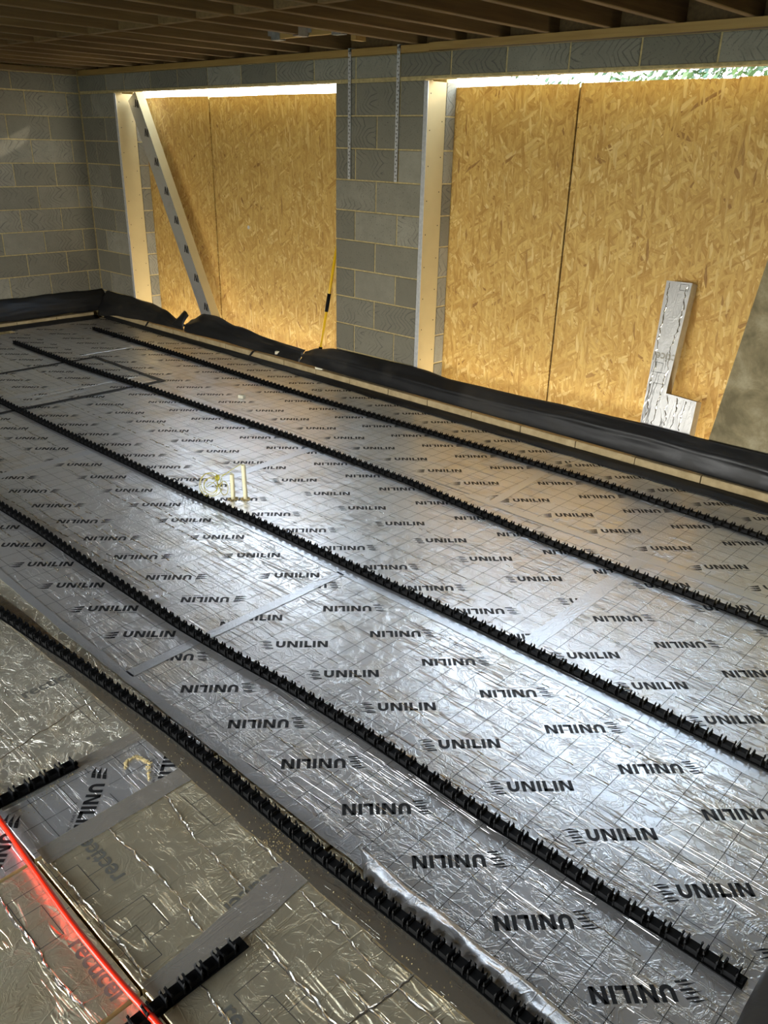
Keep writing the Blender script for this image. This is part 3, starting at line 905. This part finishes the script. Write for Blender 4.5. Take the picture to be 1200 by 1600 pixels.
rail([(-3.15, -1.431), (-1.902, -1.424), (-.842, -1.361), (.023, -1.344), (.878, -1.308), (1.592, -1.325), (2.041, -1.331), (2.569, -1.378), (3.067, -1.420), (3.482, -1.426), (3.811, -1.418), (4.224, -1.417), (4.7, -1.417)], 'long black clip rail passing behind the cream pipe stubs, second out from the wall', GR)
rail([(-1.8, -2.388), (-.428, -2.396), (.343, -2.388), (1.278, -2.383), (1.829, -2.356), (2.342, -2.353), (2.87, -2.352), (3.301, -2.336), (3.9, -2.336), (4.383, -2.343), (4.9, -2.345)], 'long black clip rail passing just in front of the cream pipe stubs', GR)
rail([(.2, -3.25), (.699, -3.248), (1.12, -3.237), (1.548, -3.244), (2.013, -3.243), (2.43, -3.243), (2.756, -3.225), (3.081, -3.20), (3.441, -3.188), (3.75, -3.194), (4.019, -3.202), (4.243, -3.196), (4.455, -3.20), (4.667, -3.190), (4.81, -3.190)], 'long black clip rail running to the lower right corner', GR)
rail([(1.5, -3.76), (1.801, -3.734), (2.108, -3.710), (2.328, -3.688), (2.605, -3.672), (2.948, -3.652), (3.249, -3.649), (3.522, -3.655), (3.763, -3.660), (3.961, -3.656), (4.141, -3.650), (4.309, -3.650), (4.55, -3.655)], 'black clip rail with upright tabs, nearest the camera of the long ones', GR, tabs=True)
rail([(2.892, -4.62), (2.902, -3.965)], 'short black clip rail ending at the lettered offcut, by the left picture edge', 'short black rails under the red pipe', sub=.05)
rail([(3.815, -4.315), (3.822, -3.985)], 'short black clip rail clipped over the lower end of the red pipe', 'short black rails under the red pipe', sub=.05)

# red pipe held in the short rails
pts = [(2.2, -4.262, .022), (2.65, -4.25, .022), (2.972, -4.249, .022), (3.207, -4.260, .021), (3.458, -4.272, .021), (3.68, -4.272, .022), (3.857, -4.266, .024), (4.2, -4.25, .026), (4.6, -4.25, .028)]
sm = []
for i in range(len(pts)-1):
    p0, p1, p2, p3 = [Vector(pts[max(0, min(len(pts)-1, k))]) for k in (i-1, i, i+1, i+2)]
    for j in range(5):
        t = j/5; sm.append(.5*((2*p1)+(-p0+p2)*t+(2*p0-5*p1+4*p2-p3)*t*t+(-p0+3*p1-3*p2+p3)*t**3))
mb = MB(); mb.tube(sm, .0085, 12)
tag(mb.build('heating_pipe', M['red'], smooth=True, origin=(3.4, -4.26, .022)), 'bright red heating pipe lying over the short black rails', 'pipe')

# ------------------------------------------------------------------ PIPE STUBS AND WIRE
def stub(x, y, h, lean, label):
    root = empty('pipe_stub', (x, y, 0)); tag(root, label, 'pipe')
    mb = MB()
    r, t, n = .0125, .002, 14
    rings = []
    for zz, rr in ((-.03, r), (h, r), (h, r-t), (h-.05, r-t)):
        rings.append([(x+lean[0]*zz+rr*math.cos(2*PI*k/n), y+lean[1]*zz+rr*math.sin(2*PI*k/n), zz) for k in range(n+1)])
    mb.grid(rings)
    o = mb.build('tube', M['cream'], smooth=False); attach(o, root)
    mb = MB()
    for k in range(22):
        a = 2*PI*k/22; rr = .016+random.uniform(0, .014)
        cx, cy = x+rr*math.cos(a), y+rr*math.sin(a); s = random.uniform(.002, .005)
        mb.box(cx-s, cx+s, cy-s, cy+s, 0.001, .001+s*1.2)
    o = mb.build('sealant_crumbs', M['rubble']); attach(o, root); o['kind'] = 'stuff'
stub(1.483, -2.245, .156, (0, 0), 'shorter cream plastic pipe stub standing beside the wire coil')
stub(1.531, -2.192, .212, (-.02, -.01), 'taller cream plastic pipe stub standing up from the floor')
rv = Vector((.586, .81, 0)); fv = Vector((-.81, .586, 0)); pb = Vector((1.483, -2.245, 0))
def WP(s, z, d=0): return pb+rv*s+fv*d+Vector((0, 0, z))
wpts = []
def loop(cs, czz, rs, rz, turns, ph, dd):
    n = int(26*turns)
    for i in range(n+1):
        a = ph+2*PI*i/26
        wpts.append(WP(cs+rs*(1+.22*math.sin(a*.37+ph))*math.cos(a)+.008*math.sin(a*.73), czz+rz*(1+.18*math.sin(a*.41+1.0))*math.sin(a), dd+.02*math.sin(a*.6)))
wpts.append(WP(.006, .160)); wpts.append(WP(-.015, .170)); wpts.append(WP(-.05, .155))
loop(-.125, .095, .050, .058, 2.9, .9, .01)
loop(-.045, .085, .034, .052, 1.2, 2.2, -.01)
loop(-.118, .088, .042, .050, 1.3, 1.2, -.02)
wpts.append(WP(-.05, .150)); wpts.append(WP(.0, .185, .0)); wpts.append(WP(.055, .212, .01)); wpts.append(Vector((1.526, -2.195, .205)))
mb = MB(); mb.tube(wpts, .0017, 5)
wire = mb.build('draw_wire', M['string'], smooth=True, origin=(1.40, -2.33, .1)); tag(wire, 'tangled yellow-green draw wire looped out of the cream pipe stubs', 'wire')
mb = MB()
kp = []
for i in range(60):
    a = i*.9; kp.append(WP(-.082+.010*math.cos(a)+.003*math.sin(i*2.1), .138+.016*math.sin(a*1.3), .008*math.sin(a*.7)))
mb.tube(kp, .0024, 5); attach(mb.build('knot', M['string'], smooth=True), wire)

# ------------------------------------------------------------------ OPENINGS: strand board sheets, reveal boards
def sheet(x0, x1, y, ztop, label, bolt=None, notch=None):
    mb = MB(); c = .002
    o = [(x0, -.25), (x1, -.25), (x1, ztop-.004), ((x0+x1)/2+.1, ztop+.002), (x0, ztop-.002)]
    mb.prism(o, y, y+.016, axis='y')
    cx = (x0+x1)/2
    ob = mb.build('strand_board_sheet', M['osb'], origin=(cx, y, 1.0)); tag(ob, label, 'board', 'strand board sheets closing the openings')
    if bolt:
        m2 = MB(); n = 8
        bx, bz = bolt
        m2.prism([(bx+.018*math.cos(2*PI*k/n), bz+.018*math.sin(2*PI*k/n)) for k in range(n)], y-.003, y, axis='y')
        m2.prism([(bx+.009*math.cos(2*PI*k/6), bz+.009*math.sin(2*PI*k/6)) for k in range(6)], y-.011, y-.003, axis='y')
        bo = m2.build('bolt_head', M['steel']); attach(bo, ob)
sheet(-3.30, -2.081, .318, 2.281, 'strand board sheet behind the leaning foil-faced brace')
sheet(-2.060, -.08, .318, 2.272, 'strand board sheet left of the block pier, with a shiny bolt head', bolt=(-1.55, 1.14))
sheet(.86, 1.934, .318, 2.284, 'strand board sheet right of the block pier, beside the pale reveal board')
sheet(1.948, 2.985, .318, 2.286, 'strand board sheet directly behind the L-shaped foil offcut')
sheet(2.965, 4.1, .299, 2.290, 'strand board sheet at the right picture edge, lapped over its neighbour')

for bx_ in (-2.069, 1.941):  # dark strips added behind the seams to stop light leaking through
    mb = MB(); mb.box(bx_-.035, bx_+.035, .3345, .37, -.25, 2.262); o_ = mb.build('added_seam_block', M['deck']); attach(o_, bpy.data.objects['strand_board_sheet' if bx_ < 0 else 'strand_board_sheet.002'])

def reveal(x_face, th, label, nails):
    root = MB()
    root.box(x_face-th, x_face, .0, .198, .02, 2.306)
    root.m = [0]*6
    o = root.build('reveal_board', M['pir_pale'], origin=(x_face, .1, 1.1)); tag(o, label, 'reveal board')
    e = MB(); e.box(x_face-th-.001, x_face+.0012, -.0035, -.0005, .02, 2.306); ee = e.build('foil_edge', M['steel']); attach(ee, o)
    nb = MB()
    for k in range(9):
        for yy in (.03, .165):
            zz = .35+.235*k+(.06 if yy > .1 else 0)
            if zz > 2.25: continue
            nb.prism([(yy+.0045*math.cos(2*PI*i/6), zz+.0045*math.sin(2*PI*i/6)) for i in range(6)], x_face, x_face+.001, axis='x')
    nn = nb.build('nail_heads', M['plastic']); attach(nn, o); nn['kind'] = 'stuff'
reveal(-3.2, .035, 'pale upright reveal board at the left end of the left boarded opening', 9)
reveal(.93, .035, 'pale upright reveal board on the block pier, sunlit at its top', 9)

# ------------------------------------------------------------------ LEANING BRACE (foil face, foam edge)
A = Vector((-1.86, 0.0, .235)); B = Vector((-3.06, .095, 2.285))
ax = (B-A).normalized(); yv = Vector((0, 1, 0)); yv = (yv-ax*ax.dot(yv)).normalized(); xv = yv.cross(ax).normalized()
mb = MB(); hw, tk = .083, .095
Ln = (B-A).length
def BP(a, s, t): return A+ax*a+xv*s+yv*t
c8 = []
for a in (0, Ln):
    for s, t in ((-hw, 0), (hw, 0), (hw, tk), (-hw, tk)): c8.append(BP(a, s, t))
mb.v = [tuple(p) for p in c8]
mb.f = [(3, 2, 1, 0), (4, 5, 6, 7), (0, 1, 5, 4), (1, 2, 6, 5), (2, 3, 7, 6), (3, 0, 4, 7)]
mb.m = [1, 1, 0, 1, 0, 1]
br = mb.build('foam_brace', [M['foil'], M['pir_pale']], origin=tuple((A+B)/2)); tag(br, 'foil-faced foam strip leaning diagonally in the left boarded opening', 'insulation strip')
# fix winding by recalculating normals
bm = bmesh.new(); bm.from_mesh(br.data); bmesh.ops.recalc_face_normals(bm, faces=bm.faces[:]); bm.to_mesh(br.data); bm.free()
mb = MB()
def glyphs(a0):
    ca, sa = math.cos(math.radians(8)), math.sin(math.radians(8))
    def tp(p):
        u, v = p[0]-.035, p[1]-.02
        # roughly level lettering on the sloping face
        X = u*ca+v*sa; Zz = -u*sa+v*ca
        s = X*xv.x+Zz*xv.z; al = X*ax.x+Zz*ax.z
        if s > hw-.035: s = hw-.035+.0
        return BP(a0+al, s+.035, -.0008)
    H = .072; t = .016
    for q in ([(0, 0), (t, 0), (t, H), (0, H)], [(.037, 0), (.037+t, 0), (.037+t, H), (.037, H)], [(.003, H), (.036, 0), (.048, 0), (.014, H)], [(.060, 0), (.060+t, 0), (.060+t, H), (.060, H)]):
        mb.poly([tp(p) for p in q])
for k in range(8): glyphs(.12+k*(Ln-.24)/7)
gl = mb.build('printed_letters', M['ink']); attach(gl, br); gl['kind'] = 'stuff'

# ------------------------------------------------------------------ L-SHAPED OFFCUT leaning on the strand board
sl = .24; lean = math.atan(sl)
def LP(x, z, t=0):
    return Vector((x, sl*(z-.29)+t*math.cos(lean), z-t*math.sin(lean)))
out = [(2.86, .10), (3.19, .10), (3.164, .491), (2.961, .503), (2.941, 1.163), (2.775, 1.160)]
mb = MB(); n = len(out); t = .085
mb.v = [tuple(LP(x, z)) for x, z in out]+[tuple(LP(x, z, t)) for x, z in out]
mb.f = [tuple(range(n)), tuple(range(2*n-1, n-1, -1))]+[(i, n+i, n+(i+1) % n, (i+1) % n) for i in range(n)]
mb.m = [0, 0]+[1]*n
M['foil_up'] = foil('upright_crumpled_foil', (.46, .455, .44), .45, .25, .03, .10, long_scale=(9, 1, .8), stain=.1)
M['pir_shaded'] = simple('shaded_foam_edge', (.34, .28, .17), .9, noise=.15, nscale=25, bump=.3)  # foam colour greyed down to imitate shade on the side faces of the offcut
lb = mb.build('foil_board_offcut', [M['foil_up'], M['pir_shaded']], origin=(2.97, .1, .6)); tag(lb, 'L-shaped foil board offcut leaning on the strand board', 'insulation offcut')
bm = bmesh.new(); bm.from_mesh(lb.data); bmesh.ops.recalc_face_normals(bm, faces=bm.faces[:]); bm.to_mesh(lb.data); bm.free()
mb = MB()
for p in REC:   # upside-down word, running off the edge
    q = []
    for x, y in p:
        X = 3.03-x*.98; Zz = .735-y*.98
        q.append(LP(min(X, 2.953), Zz, -.0009))
    if len({(round(v.x, 4), round(v.z, 4)) for v in q}) > 2 and min(v.x for v in q) < 2.95: mb.poly(q)
w_ = mb.build('printed_wordmark', M['ink_grey']); attach(w_, lb); w_['kind'] = 'stuff'
mb = MB()
def lrect(x0, x1, z0, z1):
    e = .0012
    for a, b, c, d in ((x0, x1, z0-e, z0+e), (x0, x1, z1-e, z1+e), (x0-e, x0+e, z0, z1), (x1-e, x1+e, z0, z1)):
        mb.poly([LP(a, c, -.0007), LP(b, c, -.0007), LP(b, d, -.0007), LP(a, d, -.0007)])
lrect(2.83, 2.895, .615, .675); lrect(2.87, 2.94, .55, .617); lrect(2.872, 2.925, 1.115, 1.15)
w_ = mb.build('printed_squares', M['ink_line']); attach(w_, lb); w_['kind'] = 'stuff'

mb = MB()
for x0, z0, x1, z1 in ((2.868, .30, 2.800, 1.15), (2.925, .30, 2.918, 1.14), (2.99, .30, 2.985, .49), (3.05, .30, 3.045, .49), (3.10, .30, 3.10, .48)):
    n = int(abs(z1-z0)/.012); l = []; m_ = []; r = []; j = 0
    for i in range(n+1):
        j = j*.7+random.gauss(0, .004); x = x0+(x1-x0)*i/n+j; z = z0+(z1-z0)*i/n; w0 = .004*random.uniform(.4, 1.3)
        l.append(LP(x-w0, z, -.0004)); m_.append(LP(x, z, -.0004-.0022*random.uniform(.3, 1.2))); r.append(LP(x+w0, z, -.0004))
    mb.grid([l, m_, r])
cw = mb.build('foil_creases', M['crease']); cw['kind'] = 'stuff'; attach(cw, lb)

# stained slab leaning at the right
mb = MB(); sc = .17
def SP(x, z, t=0): return (x, .17*(z-.29)*.98+t, z)
o8 = [(3.285, .08), (4.35, .08), (4.40, 1.86), (3.40, 1.86)]
mb.v = [SP(x, z) for x, z in o8]+[SP(x, z, .018) for x, z in o8]
mb.f = [(0, 1, 2, 3), (7, 6, 5, 4)]+[(i, 4+i, 4+(i+1) % 4, (i+1) % 4) for i in range(4)]; mb.m = [0]*6
o = mb.build('cement_board', M['cement'], origin=(3.8, .1, .9)); tag(o, 'mud-stained grey cement board leaning at the right picture edge', 'board')
bm = bmesh.new(); bm.from_mesh(o.data); bmesh.ops.recalc_face_normals(bm, faces=bm.faces[:]); bm.to_mesh(o.data); bm.free()

# yellow pole leaning in the corner of the left opening
P0 = Vector((-.205, -.012, .175)); P1 = Vector((-.118, .142, 1.19))
def PP(t): return P0.lerp(P1, t)
pole = empty('broom_pole', tuple(P0)); tag(pole, 'thin yellow pole with a black grip leaning beside the block pier', 'pole')
mb = MB(); mb.tube([PP(.06), PP(.5), PP(1)], .0125, 12); attach(mb.build('shaft', M['yellow'], smooth=True), pole)
mb = MB(); mb.tube([PP(.385), PP(.535)], .016, 12); attach(mb.build('grip', M['plastic'], smooth=True), pole)
mb = MB(); mb.tube([PP(0), PP(.03), PP(.085)], [.02, .018, .0155], 12); attach(mb.build('ferrule', M['plastic'], smooth=True), pole)
mb = MB(); mb.tube([PP(.02), PP(.05)+Vector((-.05, .01, .0))], .008, 8); attach(mb.build('side_lug', M['plastic'], smooth=True), pole)

# perforated restraint straps hanging on the pier
def strap(x, label):
    mb = MB(); wd, y0, y1 = .014, -.014, -.010
    z = 1.644; zt = 2.534; hw_ = .006; p = .0254
    def fr(xa, xb, za, zb):
        mb.box(xa, xb, y0, y1, za, zb)
    n = int((zt-z)/p)
    for k in range(n):
        a = z+k*p
        fr(x-wd, x+wd, a, a+.0145)
        dx = .004 if k % 2 else -.004
        fr(x-wd, x-hw_+dx, a+.0145, a+p); fr(x+hw_+dx, x+wd, a+.0145, a+p)
    fr(x-wd, x+wd, zt-.02, zt); mb.box(x-wd, x+wd, y0, .09, zt, zt+.003)
    o = mb.build('restraint_strap', M['steel'], origin=(x, -.012, 2.1)); tag(o, label, 'strap', 'perforated steel straps on the block pier')
strap(.163, 'perforated steel strap on the pier, near the left boarded opening')
strap(.654, 'perforated steel strap on the pier, near the pale reveal board')

# ------------------------------------------------------------------ BLACK MEMBRANE
def interp(tab, x):
    if x <= tab[0][0]: return tab[0][1]
    for (a, va), (b, vb) in zip(tab, tab[1:]):
        if x <= b:
            t = (x-a)/(b-a); t = t*t*(3-2*t); return va+(vb-va)*t
    return tab[-1][1]
def nz(x, y, s=1.0):
    return s*(math.sin(x*7.1+y*3.3)+.6*math.sin(x*13.7-y*5.1+1.3)+.4*math.sin(x*29.3+y*11.7+.7))
def drape(name, x0, x1, top, topy, bot, boty, bulge, label, step=.035, rid=0.0, hem=None, wr=1.0):
    mb = MB(); rows = []
    n = int((x1-x0)/step)+1; m = 14
    for j in range(m+1):
        v = j/m; r = []
        for i in range(n+1):
            x = x0+(x1-x0)*i/n
            zt, yt, zb, yb, bu = (interp(t_, x) for t_ in (top, topy, bot, boty, bulge))
            z = zt+(zb-zt)*v; y = yt+(yb-yt)*v
            y -= bu*math.sin(PI*v)**.8
            y -= rid*math.exp(-((v-.38-.06*math.sin(x*1.7))**2)/.006)
            k = math.sin(PI*min(1, v*1.15+.05))
            y += wr*.008*nz(x*.8, v*3)*k; z += wr*.006*nz(x*.9+4, v*2)*k + wr*.004*math.sin(x*9)*(1-v)
            r.append((x, y, z))
        rows.append(r)
    mb.grid(rows)
    o = solid(mb.build(name, M['dpm'], smooth=True, origin=((x0+x1)/2, -.08, .15)), .002)
    return tag(o, label, 'membrane')
C = lambda v: [(-9, v)]
GD = None
drape('damp_proof_membrane', -3.80, -2.17, [(-3.9, .30), (-3.4, .29), (-2.9, .285), (-2.6, .25), (-2.35, .19), (-2.17, .16)], [(-3.8, -.012), (-2.9, -.015), (-2.5, -.03), (-2.17, -.06)],
      [(-3.8, .03), (-3.4, .07), (-2.8, .10), (-2.5, .105), (-2.17, .11)], [(-3.8, -.16), (-3.4, -.11), (-2.17, -.105)], C(.03), 'black membrane hanging on the back wall under the left pale reveal board')
drape('damp_proof_membrane', -2.12, -.42, [(-2.12, .22), (-1.9, .30), (-1.7, .31), (-1.4, .255), (-1.0, .215), (-.42, .19)], [(-2.1, -.02), (-1.7, .0), (-1.2, .02), (-.42, .02)],
      [(-2.1, .10), (-1.6, .105), (-1.0, .09), (-.42, .092)], [(-2.1, -.11), (-1.3, -.08), (-.8, -.05), (-.42, -.055)], [(-2.1, .05), (-1.6, .035), (-.9, .01), (-.42, .01)], 'slumped grey-black membrane under the foot of the foil-faced brace')
drape('damp_proof_membrane', -.405, 5.6, [(-.44, .18), (-.2, .25), (0, .283), (.5, .29), (1.0, .295), (1.3, .272), (2.85, .298), (5.6, .295)], [(-.44, .0), (0, -.02), (5.6, -.02)],
      [(-.44, .10), (-.2, .105), (5.6, .098)], [(-.44, -.07), (-.1, -.10), (5.6, -.092)], [(-.44, .0), (-.15, .05), (.5, .035), (1.5, .03), (5.6, .03)], 'rolled glossy black membrane along the foot of the pier and right opening', rid=.020, wr=.35)
# torn curl of membrane standing up
mb = MB(); rows = []
for j in range(7):
    v = j/6; r = []
    for i in range(9):
        u = i/8
        top = .115+.185*math.sin(min(1.0, u*1.12)*PI/2)*(1-max(0, u-.82)*1.5)
        x = -2.45+.30*u+.05*v*(1-u); z = .115+(top-.115)*v; y = -.105-.03*math.sin(PI*v)+.07*v
        r.append((x, y, z))
    rows.append(r)
mb.grid(rows); o = solid(mb.build('membrane_flap', M['dpm'], smooth=True, origin=(-2.3, -.1, .1)), .002); tag(o, 'torn corner of black membrane curling up beside the brace foot', 'membrane')
# left wall membrane
mb = MB(); rows = []
for j in range(13):
    v = j/12; r = []
    for i in range(90):
        y = -.01-i*.065
        z = .305+(.085-.305)*v; x = LX+.014+.095*v+.035*math.sin(PI*v)**.8+.012*math.exp(-((v-.7)**2)/.008)
        x += .006*nz(y, v*4)*math.sin(PI*v); z += .004*nz(y*1.2, v*2)
        if y > -.12: x += .05*(v)*(1+y/.12)
        r.append((x, y, z))
    rows.append(r)
mb.grid(rows); mb.f = [tuple(reversed(q)) for q in mb.f]
o = solid(mb.build('damp_proof_membrane', M['dpm'], smooth=True, origin=(-3.85, -2, .15)), .002); tag(o, 'black membrane along the foot of the left block wall', 'membrane')
# lower strips lying against the floor edge
def flap(name, x0, x1, edge, label):
    mb = MB(); rows = []
    n = int((x1-x0)/.05)
    for j in range(7):
        v = j/6; r = []
        for i in range(n+1):
            x = x0+(x1-x0)*i/n; ye = interp(edge, x)
            y = -.094+(ye+.094)*v; z = .034*(1-v)**1.6+.004+.006*math.sin(PI*v)*(1+nz(x, v*2, .5))
            r.append((x, y+.004*nz(x*2, v)*v, max(.0035, z)))
        rows.append(r)
    mb.grid(rows); o = solid(mb.build(name, M['dpm'], smooth=True, origin=((x0+x1)/2, -.13, .01)), .0015); return tag(o, label, 'membrane')
flap('membrane_strip', -3.75, 5.6, [(-3.7, -.125), (-1.5, -.135), (0, -.145), (1, -.16), (2.2, -.172), (3.8, -.187), (5.6, -.20)], 'flat dusty black membrane strip between the back wall ledge and the silver floor')
mb = MB(); rows = []
for j in range(5):
    v = j/4; rows.append([(LX+.095+.075*v+.004*math.sin(i*.9), -.16-i*.07, max(.0035, .032*(1-v)**1.6+.004+.004*math.sin(i*.7)*math.sin(PI*v))) for i in range(86)])
mb.grid(rows); mb.f = [tuple(reversed(q)) for q in mb.f]
o = solid(mb.build('membrane_strip', M['dpm'], smooth=True, origin=(-3.8, -2, .01)), .0015); tag(o, 'flat black membrane strip along the left wall ledge', 'membrane')
# black strap over the ledge
for x, lab in ((-1.05, 'thin black strip of membrane hanging across the ledge in the left opening'), (-2.86, 'thin black strip of membrane across the ledge near the far corner')):
    mb = MB(); mb.grid([[(x, -.05, .098), (x, -.094, .09), (x-.06, -.098, .03), (x-.09, -.12, .012)], [(x+.03, -.05, .099), (x+.03, -.094, .091), (x-.035, -.098, .031), (x-.062, -.12, .013)]])
    mb.f = [tuple(reversed(q)) for q in mb.f]
    o = solid(mb.build('membrane_tie', M['dpm'], origin=(x, -.09, .05)), .002); tag(o, lab, 'membrane')

# roll of membrane in the bottom right corner
mb = MB(); rows = []
for i in range(25):
    y = -3.56+i*.032; r = []
    for k in range(40):
        a = k*.34; rr = .085-.0016*k+.003*math.sin(k*1.1+i*.4)
        r.append((4.935+rr*math.cos(a+PI*.5)*1.15, y+.006*math.sin(k*.5), .0905+rr*math.sin(a+PI*.5)*1.0))
    rows.append(r)
mb.grid(rows); o = solid(mb.build('membrane_roll', M['dpm'], smooth=True, origin=(4.955, -3.2, .0)), .0015); tag(o, 'dark rolled membrane in the bottom right corner of the picture', 'membrane roll')

# ------------------------------------------------------------------ SMALL LITTER
def chip(x, y, z, s, label, rot=.4):
    mb = MB(); o = [(-s, -.5*s), (.7*s, -.7*s), (s, .35*s), (-.3*s, .75*s)]
    c, d = math.cos(rot), math.sin(rot)
    mb.prism([(p[0]*c-p[1]*d, p[0]*d+p[1]*c) for p in o], 0, s*.9, axis='z')
    ob = mb.build('foam_chip', M['chalk']); ob.location = (x, y, z); tag(ob, label, 'chip')
chip(-.135, -.062, .0865, .042, 'pale wedge of foam resting on the ledge below the yellow pole')
chip(-.12, -.941, .001, .028, 'small pale crumb of foam lying between the first and second rails')
chip(-.75, -.03, .105, .03, 'pale scrap on the slumped membrane in the left opening', 1.0)
# sawdust specks along the fifth rail
mb = MB()
for k in range(420):
    t = random.random(); x = 2.7+1.6*random.random()**.8; y = -3.71+random.gauss(0, .035)
    if random.random() < .35: x = 3.62+random.gauss(0, .05); y = -3.70+random.gauss(0, .03)
    if random.random() < .2: x = 2.96+random.gauss(0, .03); y = -4.10+random.gauss(0, .06)
    s = random.uniform(.0007, .0024); a = random.random()*PI
    z = .0032
    mb.poly([(x+s*math.cos(a+q), y+s*math.sin(a+q), z+s*.5*(q > 2)) for q in (0, 1.6, 3.1, 4.7)])
sd_ = mb.build('sawdust', M['rubble']); sd_['kind'] = 'stuff'; tag(sd_, 'fine pale sawdust specks scattered beside the fifth rail', 'sawdust')
mb = MB()
L1 = [(3.03, -3.86), (3.00, -3.84), (3.005, -3.80), (3.06, -3.79), (3.13, -3.835)]
for k in range(160):
    i = random.randrange(4); t = random.random()
    x = L1[i][0]+(L1[i+1][0]-L1[i][0])*t+random.gauss(0, .003); y = L1[i][1]+(L1[i+1][1]-L1[i][1])*t+random.gauss(0, .003); s = random.uniform(.001, .003)
    mb.box(x-s, x+s, y-s, y+s, .0002, .0004+s)
sw = mb.build('sawdust_trail', M['rubble']); sw['kind'] = 'stuff'; tag(sw, 'bent trail of yellow sawdust on the lettered foil offcut', 'sawdust')

# ------------------------------------------------------------------ OUTSIDE: hedge seen over the boards
mb = MB()
for k in range(9000):
    x = random.uniform(-2.6, 1.45); dens = .35+.65*max(0, min(1, (x+1.2)/1.6))
    if random.random() > dens: continue
    z = random.uniform(1.2, 3.9); y = random.uniform(5.2, 6.4)
    s = random.uniform(.025, .06); a = Vector((random.gauss(0, 1), random.gauss(0, 1), random.gauss(0, 1))).normalized(); b = a.orthogonal().normalized(); c_ = a.cross(b)
    p = Vector((x, y, z))
    mb.poly([p-b*s*1.3, p+c_*s*.55, p+b*s*1.3, p-c_*s*.55])
hd = empty('hedge', (-.3, 5.8, -.3)); tag(hd, 'leafy green hedge seen through the gap above the right-hand boards', 'hedge')
o = mb.build('foliage', M['leaf']); attach(o, hd); o['kind'] = 'stuff'
mb = MB()
for k in range(9):
    x = -2.3+k*.45
    mb.tube([(x, 5.8, -.3), (x+.05, 5.75, 1.2), (x-.05, 5.85, 1.8), (x+.1, 5.8, 2.2)], [.04, .035, .025, .01], 6)
o = mb.build('stems', M['wood']); attach(o, hd); o['kind'] = 'stuff'
